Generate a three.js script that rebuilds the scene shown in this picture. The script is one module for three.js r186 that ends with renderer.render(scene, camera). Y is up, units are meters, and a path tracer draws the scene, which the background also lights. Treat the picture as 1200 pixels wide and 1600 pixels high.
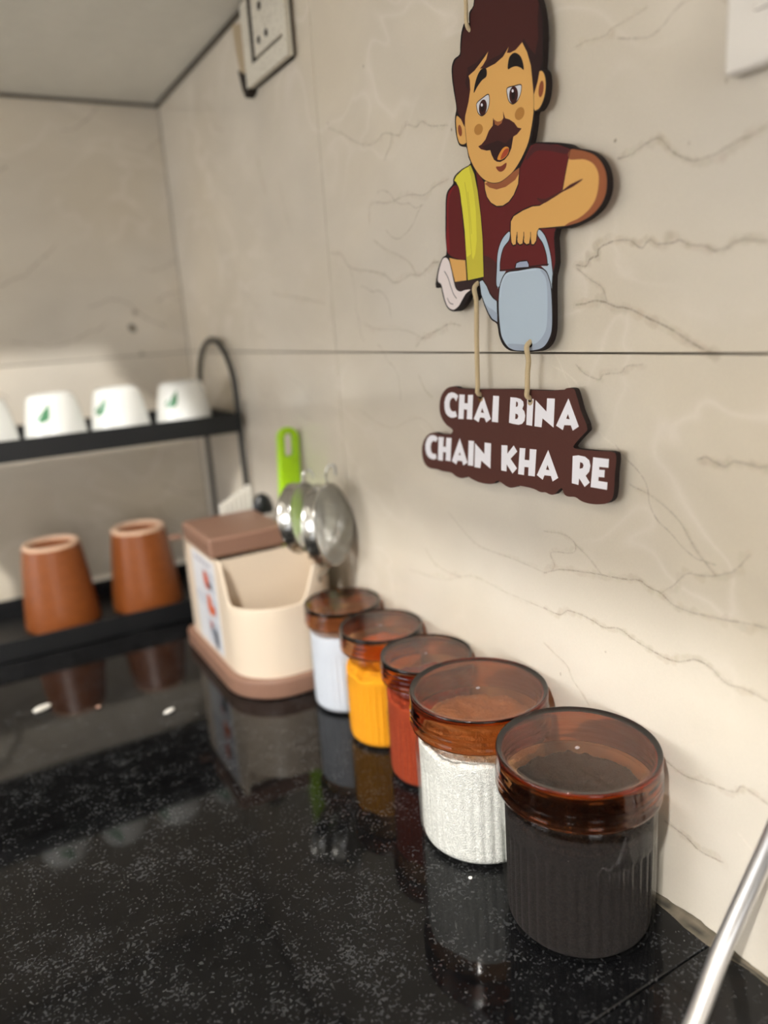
import * as THREE from 'three';
import { mergeGeometries, mergeVertices } from 'three/addons/utils/BufferGeometryUtils.js';
import { RoundedBoxGeometry } from 'three/addons/geometries/RoundedBoxGeometry.js';
import { RectAreaLightUniformsLib } from 'three/addons/lights/RectAreaLightUniformsLib.js';
import { ImprovedNoise } from 'three/addons/math/ImprovedNoise.js';

// World: counter top is y = 0, the tiled wall beside the jars is x = 0, the wall behind the rack is z = 0.
RectAreaLightUniformsLib.init();
const scene = new THREE.Scene();
scene.background = new THREE.Color(0.02, 0.02, 0.02);
const F = 1188.39, CAM = [-0.3468, 0.3792, 1.2434], ANG = [-0.2460, -0.5039, -0.0676];
const camera = new THREE.PerspectiveCamera(2 * Math.atan(800 / F) * 180 / Math.PI, 0.75, 0.02, 30);
camera.position.set(...CAM);
camera.rotation.set(ANG[0], ANG[1], ANG[2], 'YXZ');
camera.updateMatrixWorld(true);
camera.focus = 0.50;
camera.userData.fStop = 2.8;
const renderer = new THREE.WebGLRenderer();
renderer.toneMapping = THREE.LinearToneMapping;
renderer.toneMappingExposure = 1.3;
renderer.shadowMap.enabled = true;
// daylight through the frosted window in the left wall
const WIN = { x: -2.8, y0: 0.05, y1: 1.05, z0: 0.10, z1: 1.35 };
const skyLight = new THREE.RectAreaLight(new THREE.Color(0.96, 1.0, 1.06), 4.0, WIN.z1 - WIN.z0 - 0.08, WIN.y1 - WIN.y0 - 0.08);
skyLight.position.set(WIN.x + 0.012, (WIN.y0 + WIN.y1) / 2, (WIN.z0 + WIN.z1) / 2);
skyLight.lookAt(5, (WIN.y0 + WIN.y1) / 2, (WIN.z0 + WIN.z1) / 2);
scene.add(skyLight);
// a frosted glass door in the wall behind the camera
const WIN2 = { x0: -1.45, x1: -0.55, y0: -0.86, y1: 1.05 };
const skyLight2 = new THREE.RectAreaLight(new THREE.Color(0.96, 1.0, 1.06), 1.5, WIN2.x1 - WIN2.x0 - 0.08, WIN2.y1 - WIN2.y0 - 0.08);
skyLight2.position.set((WIN2.x0 + WIN2.x1) / 2, (WIN2.y0 + WIN2.y1) / 2, 3.388);
skyLight2.lookAt((WIN2.x0 + WIN2.x1) / 2, (WIN2.y0 + WIN2.y1) / 2, 0);
scene.add(skyLight2);
// bulb under the ceiling, behind and left of the camera
const BULB = [-1.2, 1.62, 1.7];
const bulbLight = new THREE.PointLight(new THREE.Color(1.0, 0.98, 0.94), 10.2, 0, 2);
bulbLight.position.set(...BULB);
bulbLight.castShadow = true;
bulbLight.shadow.radius = 2.0;
scene.add(bulbLight);

// ---------- helpers ----------
function rng(seed) { let s = seed >>> 0; return () => { s = (s + 0x6D2B79F5) >>> 0; let t = s; t = Math.imul(t ^ (t >>> 15), t | 1); t ^= t + Math.imul(t ^ (t >>> 7), t | 61); return ((t ^ (t >>> 14)) >>> 0) / 4294967296; }; }
const perlin = new ImprovedNoise();
const noise = (x, y, z = 0) => perlin.noise(x, y, z);
const fbm = (x, y, z = 0, o = 4) => { let s = 0, a = 0.5; for (let k = 0; k < o; k++) { s += a * noise(x, y, z + k * 7.3); x *= 2.03; y *= 2.03; z *= 2.03; a *= 0.5; } return s; };
const clamp = (v, a, b) => Math.min(b, Math.max(a, v));
const smooth = (a, b, v) => { const t = clamp((v - a) / (b - a), 0, 1); return t * t * (3 - 2 * t); };
// a photo pixel gives a direction; the distance comes from the plane (axis = value) it lies on
function hit(u, v, axis, value) {
  const d = new THREE.Vector3((u - 600) / F, -(v - 800) / F, -1).applyQuaternion(camera.quaternion);
  const c = camera.position, k = 'xyz'[axis];
  return d.multiplyScalar((value - c[k]) / d[k]).add(c);
}
const std = (o) => new THREE.MeshStandardMaterial(o);
const phys = (o) => new THREE.MeshPhysicalMaterial(o);
const used = {};
const numbered = (n) => { used[n] = (used[n] ?? -1) + 1; return used[n] ? `${n}_${String(used[n]).padStart(3, '0')}` : n; };
function mesh(name, geometry, material, parent) {
  const m = new THREE.Mesh(geometry, material); m.castShadow = m.receiveShadow = true;
  if (parent) { m.name = name; parent.add(m); } else { m.name = numbered(name); scene.add(m); }
  return m;
}
function thing(name, label, category, pos = [0, 0, 0], turn = 0, group) {
  const g = new THREE.Group(); g.name = numbered(name); g.position.set(...pos); g.rotation.y = turn;
  g.userData = { label, category }; if (group) g.userData.group = group; scene.add(g); return g;
}
function tag(o, label, category, group, kind) { o.userData = { ...o.userData, label, category }; if (group) o.userData.group = group; if (kind) o.userData.kind = kind; return o; }
function struct(name, geometry, material, label, category) { const m = mesh(name, geometry, material); m.userData.kind = 'structure'; if (label) { m.userData.label = label; m.userData.category = category; } return m; }
const box = (x0, x1, y0, y1, z0, z1) => new THREE.BoxGeometry(x1 - x0, y1 - y0, z1 - z0).translate((x0 + x1) / 2, (y0 + y1) / 2, (z0 + z1) / 2);
const rbox = (x0, x1, y0, y1, z0, z1, r = 0.002, s = 3) => new RoundedBoxGeometry(x1 - x0, y1 - y0, z1 - z0, s, r).translate((x0 + x1) / 2, (y0 + y1) / 2, (z0 + z1) / 2);
const v3 = (a) => new THREE.Vector3(...a);
const tube = (pts, r, seg = 24, rad = 10, closed = false) => new THREE.TubeGeometry(new THREE.CatmullRomCurve3(pts.map(v3), closed, 'centripetal'), seg, r, rad, closed);
const lathe = (pts, seg = 64) => new THREE.LatheGeometry(pts.map(([r, y]) => new THREE.Vector2(r, y)), seg);
function canvasTex(w, h, draw, srgb = true) {
  const c = document.createElement('canvas'); c.width = w; c.height = h; draw(c.getContext('2d'), w, h);
  const t = new THREE.CanvasTexture(c); if (srgb) t.colorSpace = THREE.SRGBColorSpace; t.magFilter = THREE.LinearFilter; return t;
}
function dataTex(w, h, f, srgb = true) {
  const d = new Uint8Array(w * h * 4);
  for (let j = 0; j < h; j++) for (let i = 0; i < w; i++) { const c = f(i / w, j / h, i, j), k = (j * w + i) * 4; d[k] = clamp(c[0], 0, 255); d[k + 1] = clamp(c[1], 0, 255); d[k + 2] = clamp(c[2], 0, 255); d[k + 3] = 255; }
  const t = new THREE.DataTexture(d, w, h); if (srgb) t.colorSpace = THREE.SRGBColorSpace; t.magFilter = THREE.LinearFilter; t.wrapS = t.wrapT = THREE.RepeatWrapping; t.needsUpdate = true; return t;
}
function smoothPath(pts, closed = false, n = 6) {   // sampled Catmull-Rom through 2-D points
  const c = new THREE.CatmullRomCurve3(pts.map(([x, y]) => new THREE.Vector3(x, y, 0)), closed, 'centripetal');
  return c.getPoints(pts.length * n).map((p) => [p.x, p.y]);
}

// ---------- materials for the tiled walls ----------
const WT = { w: 2048, h: 1170, z0: 0, y1: 0.80, s: 2048 / 1.4 };   // texture of the tiled wall: metres to texels
const crop = (x0, y0, s) => (l) => l.map(([x, y]) => [x0 + x * s, y0 + y * s]);
const veins = [
  [crop(900, 0, .375), [
    [1.2, [[0, 195], [50, 170], [130, 145], [150, 120], [250, 60], [300, 30]], .5],
    [1.6, [[175, 660], [230, 645], [290, 600], [340, 572], [365, 590], [400, 630], [440, 655], [490, 668], [550, 655], [620, 620], [680, 580], [730, 560], [800, 520]], .8],
    [1.6, [[0, 1105], [45, 1105], [60, 1080], [90, 1065], [95, 1040], [130, 1018], [220, 1000], [270, 1030], [310, 1000], [340, 1020], [400, 1010], [430, 1000], [470, 1018], [540, 1025], [580, 1045], [640, 1025], [680, 1000], [740, 1000], [800, 1005]], 1],
    [1.1, [[0, 1115], [60, 1165], [110, 1200], [130, 1260]], .8],
    [2.0, [[0, 1270], [100, 1255], [160, 1275], [230, 1290], [300, 1325], [400, 1375], [470, 1420], [550, 1465], [590, 1475]], 1],
    [1.1, [[0, 1520], [40, 1560], [100, 1580], [110, 1565], [190, 1550], [205, 1530], [280, 1520]], .8]]],
  [crop(850, 700, .406), [
    [1.2, [[330, 140], [420, 190], [520, 280], [560, 350], [590, 400], [660, 490]], .8],
    [1.5, [[590, 45], [620, 35], [660, 55], [700, 70], [730, 55], [790, 65], [830, 75], [862, 70]], .8],
    [1.5, [[0, 480], [50, 468], [150, 480], [230, 490], [330, 508], [370, 510], [400, 535], [450, 560], [500, 605], [570, 630], [650, 650], [740, 668], [862, 695]], .9],
    [1.2, [[450, 560], [500, 525], [550, 485], [600, 490], [680, 490], [740, 465], [795, 410]], .8],
    [1.4, [[0, 615], [60, 640], [100, 628], [180, 660], [230, 690], [290, 695], [340, 735], [400, 770], [460, 805], [520, 825], [580, 815], [640, 845], [700, 905], [770, 930], [862, 975]], 1],
    [1.0, [[0, 750], [40, 790], [90, 840], [110, 890], [150, 950], [170, 985]], .7],
    [1.2, [[465, 1200], [540, 1260], [640, 1295], [740, 1325], [760, 1305], [862, 1370]], 1],
    [1.6, [[465, 1435], [550, 1500], [600, 1550], [690, 1595]], 1],
    [1.0, [[0, 320], [80, 335], [120, 370], [115, 400], [25, 405], [40, 450], [30, 475]], .7],
    [1.0, [[120, 370], [170, 420], [220, 485]], .7]]],
  [crop(200, 100, .4167), [
    [1.4, [[905, 600], [910, 530], [980, 520], [1050, 490], [1110, 490], [1150, 460], [1200, 430]], .7],
    [1.2, [[750, 240], [800, 260], [870, 300], [920, 300], [960, 260], [1020, 265], [1045, 230], [1080, 235], [1100, 215], [1130, 230], [1200, 230]], .7],
    [1.6, [[760, 710], [800, 715], [830, 760], [900, 775], [960, 790], [1000, 820], [1060, 790], [1100, 790], [1140, 750], [1165, 740]], .7],
    [1.2, [[920, 660], [960, 690], [1020, 720], [1060, 750], [1080, 790]], .6],
    [1.2, [[960, 360], [985, 300], [990, 260]], .7],
    [1.6, [[1080, 1060], [1110, 1020], [1160, 1000], [1200, 980]], .7],
    [2.4, [[540, 860], [600, 870], [660, 880], [740, 900]], .5],
    [2.4, [[480, 340], [500, 420], [510, 480]], .4]]],
  [crop(500, 500, .275), [
    [1.2, [[250, 20], [320, 50], [430, 55], [520, 70], [600, 105], [660, 60], [740, 20], [800, 30]], .6],
    [1.4, [[560, 310], [600, 400], [640, 440]], .5],
    [1.4, [[600, 1300], [650, 1380], [740, 1440], [800, 1460]], .5]]],
  [crop(0, 0, 1), [
    [1.0, [[560, 640], [610, 668], [660, 655], [690, 690]], .5],
    [1.2, [[640, 890], [690, 905], [740, 900], [790, 925], [850, 950]], .5],
    [1.0, [[700, 800], [745, 850], [800, 872], [850, 894]], .7]]],
];
function marble(R, base, s, ox) {   // a cream stone with faint clouds, pale threads and fine brown cracks
  return (g, w, h) => {
    const im = g.createImageData(w, h), d = im.data;
    for (let j = 0; j < h; j++) for (let i = 0; i < w; i++) {
      const x = i / s + ox, y = j / s, k = (j * w + i) * 4;
      const wx = 0.06 * fbm(x * 5, y * 5, 3, 3), wy = 0.06 * fbm(x * 5 + 9, y * 5, 4, 3);
      const cl = fbm((x + wx) * 7, (y + wy) * 11, 1, 4), cb = fbm((x + wx) * 3.2, (y + wy) * 3.6, 8, 3);
      const th = Math.pow(1 - Math.min(1, Math.abs(fbm((x + wx) * 9 + 4, (y + 2 * wy) * 14, 5, 3)) * 9), 3) * smooth(0.0, 0.35, cb + 0.12);
      const fine = (R() - 0.5) * 3, v = cl * 16 + fine + th * 9;
      d[k] = base[0] + v + cb * 9; d[k + 1] = base[1] + v + cb * 3; d[k + 2] = base[2] + v - cb * 8 + th * 3; d[k + 3] = 255;
    }
    g.putImageData(im, 0, 0);
  };
}
function crack(g, pts, width, alpha, R, color = '112,96,82') {
  g.lineCap = 'round'; g.lineJoin = 'round';
  const P = smoothPath(pts, false, 5);
  let px = P[0][0], py = P[0][1], off = 0;
  for (let k = 1; k < P.length; k++) {
    off = off * 0.7 + (R() - 0.5) * width * 1.1;
    const x = P[k][0] + off, y = P[k][1] + off * 0.8;
    g.strokeStyle = `rgba(${color},${(alpha * (0.55 + 0.6 * R())).toFixed(3)})`; g.lineWidth = width * (0.6 + 0.8 * R());
    g.beginPath(); g.moveTo(px, py); g.lineTo(x, y); g.stroke(); px = x; py = y;
  }
}
const TILE_BASE = [216, 206, 190];
const wallTexture = canvasTex(WT.w, WT.h, (g, w, h) => {
  const R = rng(11); marble(R, TILE_BASE, WT.s, 0)(g, w, h);
  for (const [c, list] of veins) for (const [wd, l, a] of list) {
    const pts = c(l).map(([u, v]) => { const q = hit(u, v, 0, 0); return [(q.z - WT.z0) * WT.s, (WT.y1 - q.y) * WT.s]; });
    g.save(); g.globalAlpha = 0.25; crack(g, pts, wd * 4, 0.25 * a, R, '150,128,105'); g.restore();
    crack(g, pts, wd * 0.6, 0.44 * a, R);
  }
  for (let k = 0; k < 70; k++) {   // short hairlines between the long cracks
    let x = R() * w, y = R() * h, a = (R() - 0.5) * 1.2 + 0.35; const pts = [[x, y]];
    for (let q = 0; q < 4 + R() * 6; q++) { a += (R() - 0.5) * 1.1; x += Math.cos(a) * 16; y += Math.sin(a) * 16; pts.push([x, y]); }
    if (R() < 0.5) crack(g, pts, 1.0, 0.25, R); else crack(g, pts, 1.6, 0.22, R, '238,230,214');
  }
  for (let k = 0; k < 60; k++) { g.fillStyle = `rgba(110,95,80,${0.2 + 0.4 * R()})`; g.beginPath(); g.ellipse(R() * w, R() * h, 0.8 + R() * 1.4, 0.6 + R(), R() * 3, 0, 7); g.fill(); }
});
const backTexture = canvasTex(1400, 1100, (g, w, h) => {   // 1 px = 1 mm, x from -1.4 to 0, y from 0.80 down
  const R = rng(12); marble(R, [215, 205, 189], 1000, 5)(g, w, h);
  for (let k = 0; k < 60; k++) {
    let x = R() * w, y = R() * h, a = (R() - 0.5) * 1.5; const pts = [[x, y]];
    for (let q = 0; q < 6 + R() * 10; q++) { a += (R() - 0.5) * 0.9; x += Math.cos(a) * 16; y += Math.sin(a) * 16; pts.push([x, y]); }
    crack(g, pts, 1.4, 0.3, R);
  }
  const spot = (u, v, r, a) => { const q = hit(u, v, 2, 0), x = (q.x + 1.4) * 1000, y = (0.8 - q.y) * 1000; for (let k = 0; k < 16; k++) { g.fillStyle = `rgba(70,55,42,${a})`; g.beginPath(); g.ellipse(x + (R() - .5) * r, y + (R() - .5) * r, r * (0.3 + R() * 0.4), r * (.3 + R() * .4), 0, 0, 7); g.fill(); } };
  spot(207, 513, 7, 0.18); spot(212, 488, 5, 0.06); spot(222, 553, 5, 0.05);
  const stain = (u, v, n) => { const q = hit(u, v, 2, 0); for (let k = 0; k < n; k++) { g.fillStyle = `rgba(70,50,30,${0.05 + 0.15 * R()})`; g.beginPath(); g.ellipse((q.x + 1.4) * 1000 + (R() - .5) * 40, (0.8 - q.y) * 1000 + (R() - .5) * 7, 1 + R() * 5, 1 + R() * 2, 0, 0, 7); g.fill(); } };
  stain(222, 161, 50);
});
const M = {
  tile: phys({ map: wallTexture, roughness: 0.16, specularIntensity: 0.75 }),
  tileBack: phys({ map: backTexture, roughness: 0.2, specularIntensity: 0.75 }),
  grout: std({ color: '#7d7264', roughness: 0.95 }),
  paint: std({ color: '#938e86', roughness: 0.9 }),
  ceiling: std({ color: '#c2c0ba', roughness: 0.9 }),
  floor: std({ color: '#7d766d', roughness: 0.5 }),
  steel: std({ color: '#c9c8c4', metalness: 1, roughness: 0.2 }),
  blackMetal: std({ color: '#121315', roughness: 0.42, metalness: 0.2 }),
  brownPlastic: std({ color: '#856453', roughness: 0.42 }),
  creamPlastic: phys({ color: '#dccbb6', roughness: 0.35, sheen: 0 }),
  whitePlastic: std({ color: '#e9e4da', roughness: 0.4 }),
};
function setUV(geo, f) { const p = geo.attributes.position, uv = new Float32Array(p.count * 2); for (let k = 0; k < p.count; k++) { const q = f(p.getX(k), p.getY(k), p.getZ(k)); uv[2 * k] = q[0]; uv[2 * k + 1] = q[1]; } geo.setAttribute('uv', new THREE.BufferAttribute(uv, 2)); return geo; }

// ---------- the room ----------
const X0 = -2.8, Z1 = 3.4, Y0 = -0.88, Y1 = 1.76;
const wallRight = struct('wall_right', box(0.0075, 0.12, Y0, Y1, -0.12, Z1 + 0.12), M.grout, 'cream marble tiled kitchen wall with fine brown veins', 'wall');
const wallBack = struct('wall_back', box(X0 - 0.12, 0.0075, Y0, Y1, -0.12, -0.0075), M.grout, 'cream marble tiled wall behind the black rack', 'wall');
struct('floor', box(X0 - 0.12, 0.12, Y0 - 0.1, Y0, -0.12, Z1 + 0.12), M.floor, 'beige kitchen floor', 'floor');
struct('ceiling', box(X0 - 0.12, 0.12, Y1, Y1 + 0.1, -0.12, Z1 + 0.12), M.ceiling, 'off white kitchen ceiling', 'ceiling');
struct('wall_front', mergeGeometries([box(X0 - 0.12, 0.12, Y0, WIN2.y0, Z1, Z1 + 0.12), box(X0 - 0.12, 0.12, WIN2.y1, Y1, Z1, Z1 + 0.12), box(X0 - 0.12, WIN2.x0, WIN2.y0, WIN2.y1, Z1, Z1 + 0.12), box(WIN2.x1, 0.12, WIN2.y0, WIN2.y1, Z1, Z1 + 0.12)]), M.paint, 'plain painted kitchen wall opposite the rack', 'wall');
{ // left wall with the window opening
  const a = [box(X0 - 0.12, X0, Y0, WIN.y0, 0, Z1), box(X0 - 0.12, X0, WIN.y1, Y1, 0, Z1), box(X0 - 0.12, X0, WIN.y0, WIN.y1, 0, WIN.z0), box(X0 - 0.12, X0, WIN.y0, WIN.y1, WIN.z1, Z1)];
  struct('wall_left', mergeGeometries(a), M.paint, 'plain painted kitchen wall with the frosted window', 'wall');
  const w = new THREE.Group(); w.name = 'window_1'; w.userData = { kind: 'structure', label: 'frosted kitchen window letting in daylight', category: 'window' }; scene.add(w);
  const f = 0.04, x = X0 - 0.05;
  mesh('window_frame', mergeGeometries([box(x, x + 0.05, WIN.y0, WIN.y0 + f, WIN.z0, WIN.z1), box(x, x + 0.05, WIN.y1 - f, WIN.y1, WIN.z0, WIN.z1), box(x, x + 0.05, WIN.y0 + f, WIN.y1 - f, WIN.z0, WIN.z0 + f), box(x, x + 0.05, WIN.y0 + f, WIN.y1 - f, WIN.z1 - f, WIN.z1), box(x, x + 0.05, WIN.y0 + f, WIN.y1 - f, (WIN.z0 + WIN.z1) / 2 - .015, (WIN.z0 + WIN.z1) / 2 + .015)]), M.whitePlastic, w);
  const pane = std({ color: '#ffffff', roughness: 0.9, emissive: new THREE.Color(0.96, 1.0, 1.06), emissiveIntensity: 0.7 });
  for (const [a0, a1] of [[WIN.z0 + f, (WIN.z0 + WIN.z1) / 2 - .015], [(WIN.z0 + WIN.z1) / 2 + .015, WIN.z1 - f]]) mesh('pane', box(x + 0.015, x + 0.021, WIN.y0 + f, WIN.y1 - f, a0, a1), pane, w);
  const w2 = new THREE.Group(); w2.name = 'door_1'; w2.userData = { kind: 'structure', label: 'frosted glass door in the wall opposite the rack', category: 'door' }; scene.add(w2);
  const W = WIN2, z = Z1;
  mesh('door_frame', mergeGeometries([box(W.x0, W.x1, W.y0, W.y0 + f, z, z + 0.05), box(W.x0, W.x1, W.y1 - f, W.y1, z, z + 0.05), box(W.x0, W.x0 + f, W.y0 + f, W.y1 - f, z, z + 0.05), box(W.x1 - f, W.x1, W.y0 + f, W.y1 - f, z, z + 0.05)]), M.whitePlastic, w2);
  mesh('pane', box(W.x0 + f, W.x1 - f, W.y0 + f, W.y1 - f, z + 0.02, z + 0.026), pane, w2);
}
// wall tiles, each its own slab with an open joint between
const JY = 0.3514, JZ = 0.5366, GAP = 0.0006, TS = 0.6;
function bevelTile(w, h, d = 0.0075, b = 0.0004) {   // a slab whose front edges are chamfered, front face at z = 0
  const s = new THREE.Shape([new THREE.Vector2(b, b), new THREE.Vector2(w - b, b), new THREE.Vector2(w - b, h - b), new THREE.Vector2(b, h - b)]);
  return new THREE.ExtrudeGeometry(s, { depth: d - b, bevelEnabled: true, bevelSegments: 1, bevelSize: b, bevelThickness: b, steps: 1 }).translate(0, 0, -d);
}
const tileXform = new THREE.Matrix4().makeRotationY(-Math.PI / 2);
for (let r = -2; r < 3; r++) for (let c = -1; c < 5; c++) {
  const y0 = Math.max(JY + r * TS, Y0), y1 = Math.min(JY + (r + 1) * TS, Y1), z0 = Math.max(JZ + c * TS, 0), z1 = Math.min(JZ + (c + 1) * TS, Z1);
  if (y1 - y0 < 0.02 || z1 - z0 < 0.02) continue;
  const g = bevelTile(z1 - z0 - 2 * GAP, y1 - y0 - 2 * GAP).translate(z0 + GAP, y0 + GAP, 0).applyMatrix4(tileXform);
  setUV(g, (x, y, z) => [(z - WT.z0) * WT.s / WT.w, 1 - (WT.y1 - y) * WT.s / WT.h]);
  mesh('tile', g, M.tile, wallRight);
}
wallTexture.wrapS = wallTexture.wrapT = THREE.MirroredRepeatWrapping;
backTexture.wrapS = backTexture.wrapT = THREE.MirroredRepeatWrapping;
for (let r = -2; r < 3; r++) for (let c = 0; c < 5; c++) {
  const y0 = Math.max(JY + r * TS, Y0), y1 = Math.min(JY + (r + 1) * TS, Y1), x1 = -c * TS, x0 = Math.max(X0, -(c + 1) * TS);
  if (y1 - y0 < 0.02 || x1 - x0 < 0.02) continue;
  const g = bevelTile(x1 - x0 - 2 * GAP, y1 - y0 - 2 * GAP).translate(x0 + GAP, y0 + GAP, 0);
  setUV(g, (x, y) => [(x + 1.4) / 1.4, 1 - (0.8 - y) / 1.1]);
  mesh('tile', g, M.tileBack, wallBack);
}
// overhead cabinets in an L: their undersides roof the counter
const CEIL = 0.7131, DX = 0.44, DZ = 0.475;
const panelTexture = dataTex(512, 512, (u, v) => { const n = fbm(u * 14, v * 5, 2, 4) * 10 + fbm(u * 60, v * 60, 3, 2) * 5; return [240 + n, 238 + n, 230 + n]; });
const panel = phys({ map: panelTexture, roughness: 0.38 });
function cabinet(name, label, x0, x1, z0, z1, doors) {
  const t = thing(name, label, 'cabinet', [(x0 + x1) / 2, CEIL, (z0 + z1) / 2]);
  const w = (x1 - x0) / 2, d = (z1 - z0) / 2, H = 0.66;
  mesh('bottom_panel', setUV(box(-w, w, 0, 0.018, -d, d), (x, y, z) => [x + 0.3, z]), panel, t);
  mesh('carcass', box(-w, w, 0.0185, H, -d, d), M.whitePlastic, t);
  doors(t, w, d, H);
  return t;
}
cabinet('overhead_cabinet', 'cream overhead cabinet above the row of jars, seen from below', -DX + 0.018, -0.004, 0.004, 2.15, (t, w, d, H) => {
  for (let k = 0; k < 3; k++) { const L = (2 * d - 0.492) / 3, z = -d + 0.492 + k * L; const dr = mesh('door', rbox(-w - 0.018, -w - 0.0005, 0.0, H, z + 0.002, z + L - 0.002), M.whitePlastic, t); mesh('handle', tube([[-w - 0.018, 0.05, z + 0.04], [-w - 0.035, 0.055, z + 0.04], [-w - 0.035, 0.145, z + 0.04], [-w - 0.018, 0.15, z + 0.04]], 0.004), M.steel, dr); }
});
cabinet('overhead_cabinet', 'cream overhead cabinet on the wall above the black rack', X0 + 0.01, -DX + 0.0175, 0.004, DZ - 0.02, (t, w, d, H) => {
  for (let k = 0; k < 3; k++) { const x = -w + k * w * 2 / 3; const dr = mesh('door', rbox(x + 0.002, x + w * 2 / 3 - 0.002, 0.0, H, d + 0.0005, d + 0.02), M.whitePlastic, t); mesh('handle', tube([[x + 0.04, 0.05, d + 0.02], [x + 0.04, 0.055, d + 0.035], [x + 0.04, 0.145, d + 0.035], [x + 0.04, 0.15, d + 0.02]], 0.004), M.steel, dr); }
});
{ // dark gap strips where the cabinet meets the tiles
  const sealant = std({ color: '#5d564c', roughness: 0.9 });
  struct('trim_1', box(-0.0045, -0.0001, CEIL - 0.004, CEIL + 0.01, 0.0045, 1.9), sealant, 'thin grey sealant line between cabinet and tiled wall', 'trim');
  struct('trim_2', box(-DX, -0.0001, CEIL - 0.004, CEIL + 0.01, 0.0001, 0.004), sealant, 'thin grey sealant line between cabinet and wall behind rack', 'trim');
}
// base cabinets and the black granite counter
{
  const t = thing('base_cabinet', 'plain white base cabinets carrying the black counter', 'cabinet', [0, Y0, 0]);
  mesh('carcass', mergeGeometries([box(-0.58, -0.01, 0, -Y0 - 0.0305, 0.01, 2.2), box(X0 + 0.01, -0.58, 0, -Y0 - 0.0305, 0.01, 0.56)]), M.whitePlastic, t);
  for (let k = 0; k < 3; k++) { const dr = mesh('door', rbox(-0.6, -0.581, 0.1, 0.82, 0.58 + k * 0.53, 0.58 + (k + 1) * 0.53 - 0.005), M.whitePlastic, t); mesh('handle', tube([[-0.6, 0.7, 0.63 + k * 0.53], [-0.625, 0.7, 0.63 + k * 0.53], [-0.625, 0.58, 0.63 + k * 0.53], [-0.6, 0.58, 0.63 + k * 0.53]], 0.005), M.steel, dr); }
}
const GR = 0.7, granite = canvasTex(2048, 2048, (g, w, h) => {
  const R = rng(5), im = g.createImageData(w, h), d = im.data;
  for (let j = 0; j < h; j++) for (let i = 0; i < w; i++) {   // black ground with ragged grey crystals a few millimetres wide
    const k = (j * w + i) * 4, wx = 3 * noise(i / 9, j / 9, 3.3), cl = noise(i / 34, j / 34, 7.7) + 0.6 * noise(i / 120, j / 120, 2.2);
    const c = noise((i + wx) / 6.5, (j - wx) / 6.5, 1.1) + 0.55 * noise(i / 2.9, j / 2.9, 5.5) + 0.42 * cl;
    const t = smooth(0.22, 0.62, c), n = 4 * cl + (R() - 0.5) * 7, v = 12 + n + t * (22 + 30 * R());
    d[k] = v; d[k + 1] = v * 1.005; d[k + 2] = v * 1.01 + 1; d[k + 3] = 255;
  }
  g.putImageData(im, 0, 0);
  for (let k = 0; k < 26000; k++) {   // grey feldspar flecks of irregular outline, gathered in loose clusters
    const x = R() * w, y = R() * h, dens = fbm(x / 45, y / 45, 6, 3) + 0.6 * fbm(x / 170, y / 170, 9, 2); if (R() > 0.38 + dens * 1.6) continue;
    const q = 1.1 + R() * R() * 5.2, el = 1 + R() * 0.9, a = R() * Math.PI, br = 46 + R() * R() * 78, al = 0.22 + R() * 0.42, m = 5 + (R() * 4 | 0);
    g.fillStyle = `rgba(${br | 0},${(br * 1.01) | 0},${(br * 1.0) | 0},${al.toFixed(2)})`; g.beginPath();
    for (let i = 0; i < m; i++) { const t = i / m * 6.283, rr = q * (0.35 + R() * 0.85), px = rr * el * Math.cos(t), py = rr * Math.sin(t) / el; const X = x + px * Math.cos(a) - py * Math.sin(a), Y = y + px * Math.sin(a) + py * Math.cos(a); if (i) g.lineTo(X, Y); else g.moveTo(X, Y); }
    g.closePath(); g.fill();
  }
  for (let k = 0; k < 260; k++) { g.fillStyle = `rgba(170,170,164,${0.25 + 0.45 * R()})`; g.beginPath(); g.ellipse(R() * w, R() * h, 0.7 + R(), 0.6 + R() * 0.6, R() * 3, 0, 7); g.fill(); }
});
granite.wrapS = granite.wrapT = THREE.RepeatWrapping;
const stone = phys({ map: granite, roughness: 0.05, ior: 1.5, specularIntensity: 0.65 });
const JC = 0.9968;
function slab(x0, x1, z0, z1, label) {
  const g = setUV(rbox(x0, x1, -0.03, 0, z0, z1, 0.0012, 2), (x, y, z) => [x / GR, z / GR]);
  return tag(mesh('counter_slab', g, stone), label, 'counter');
}
slab(-0.62, -0.001, 0.002, JC - 0.0003, 'polished black granite counter slab under the jars and the rack');
slab(-0.62, -0.001, JC + 0.0003, 2.25, 'polished black granite counter slab past the joint by the steel rod');
slab(X0 + 0.005, -0.6205, 0.002, 0.62, 'polished black granite counter slab running on to the window wall');
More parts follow.
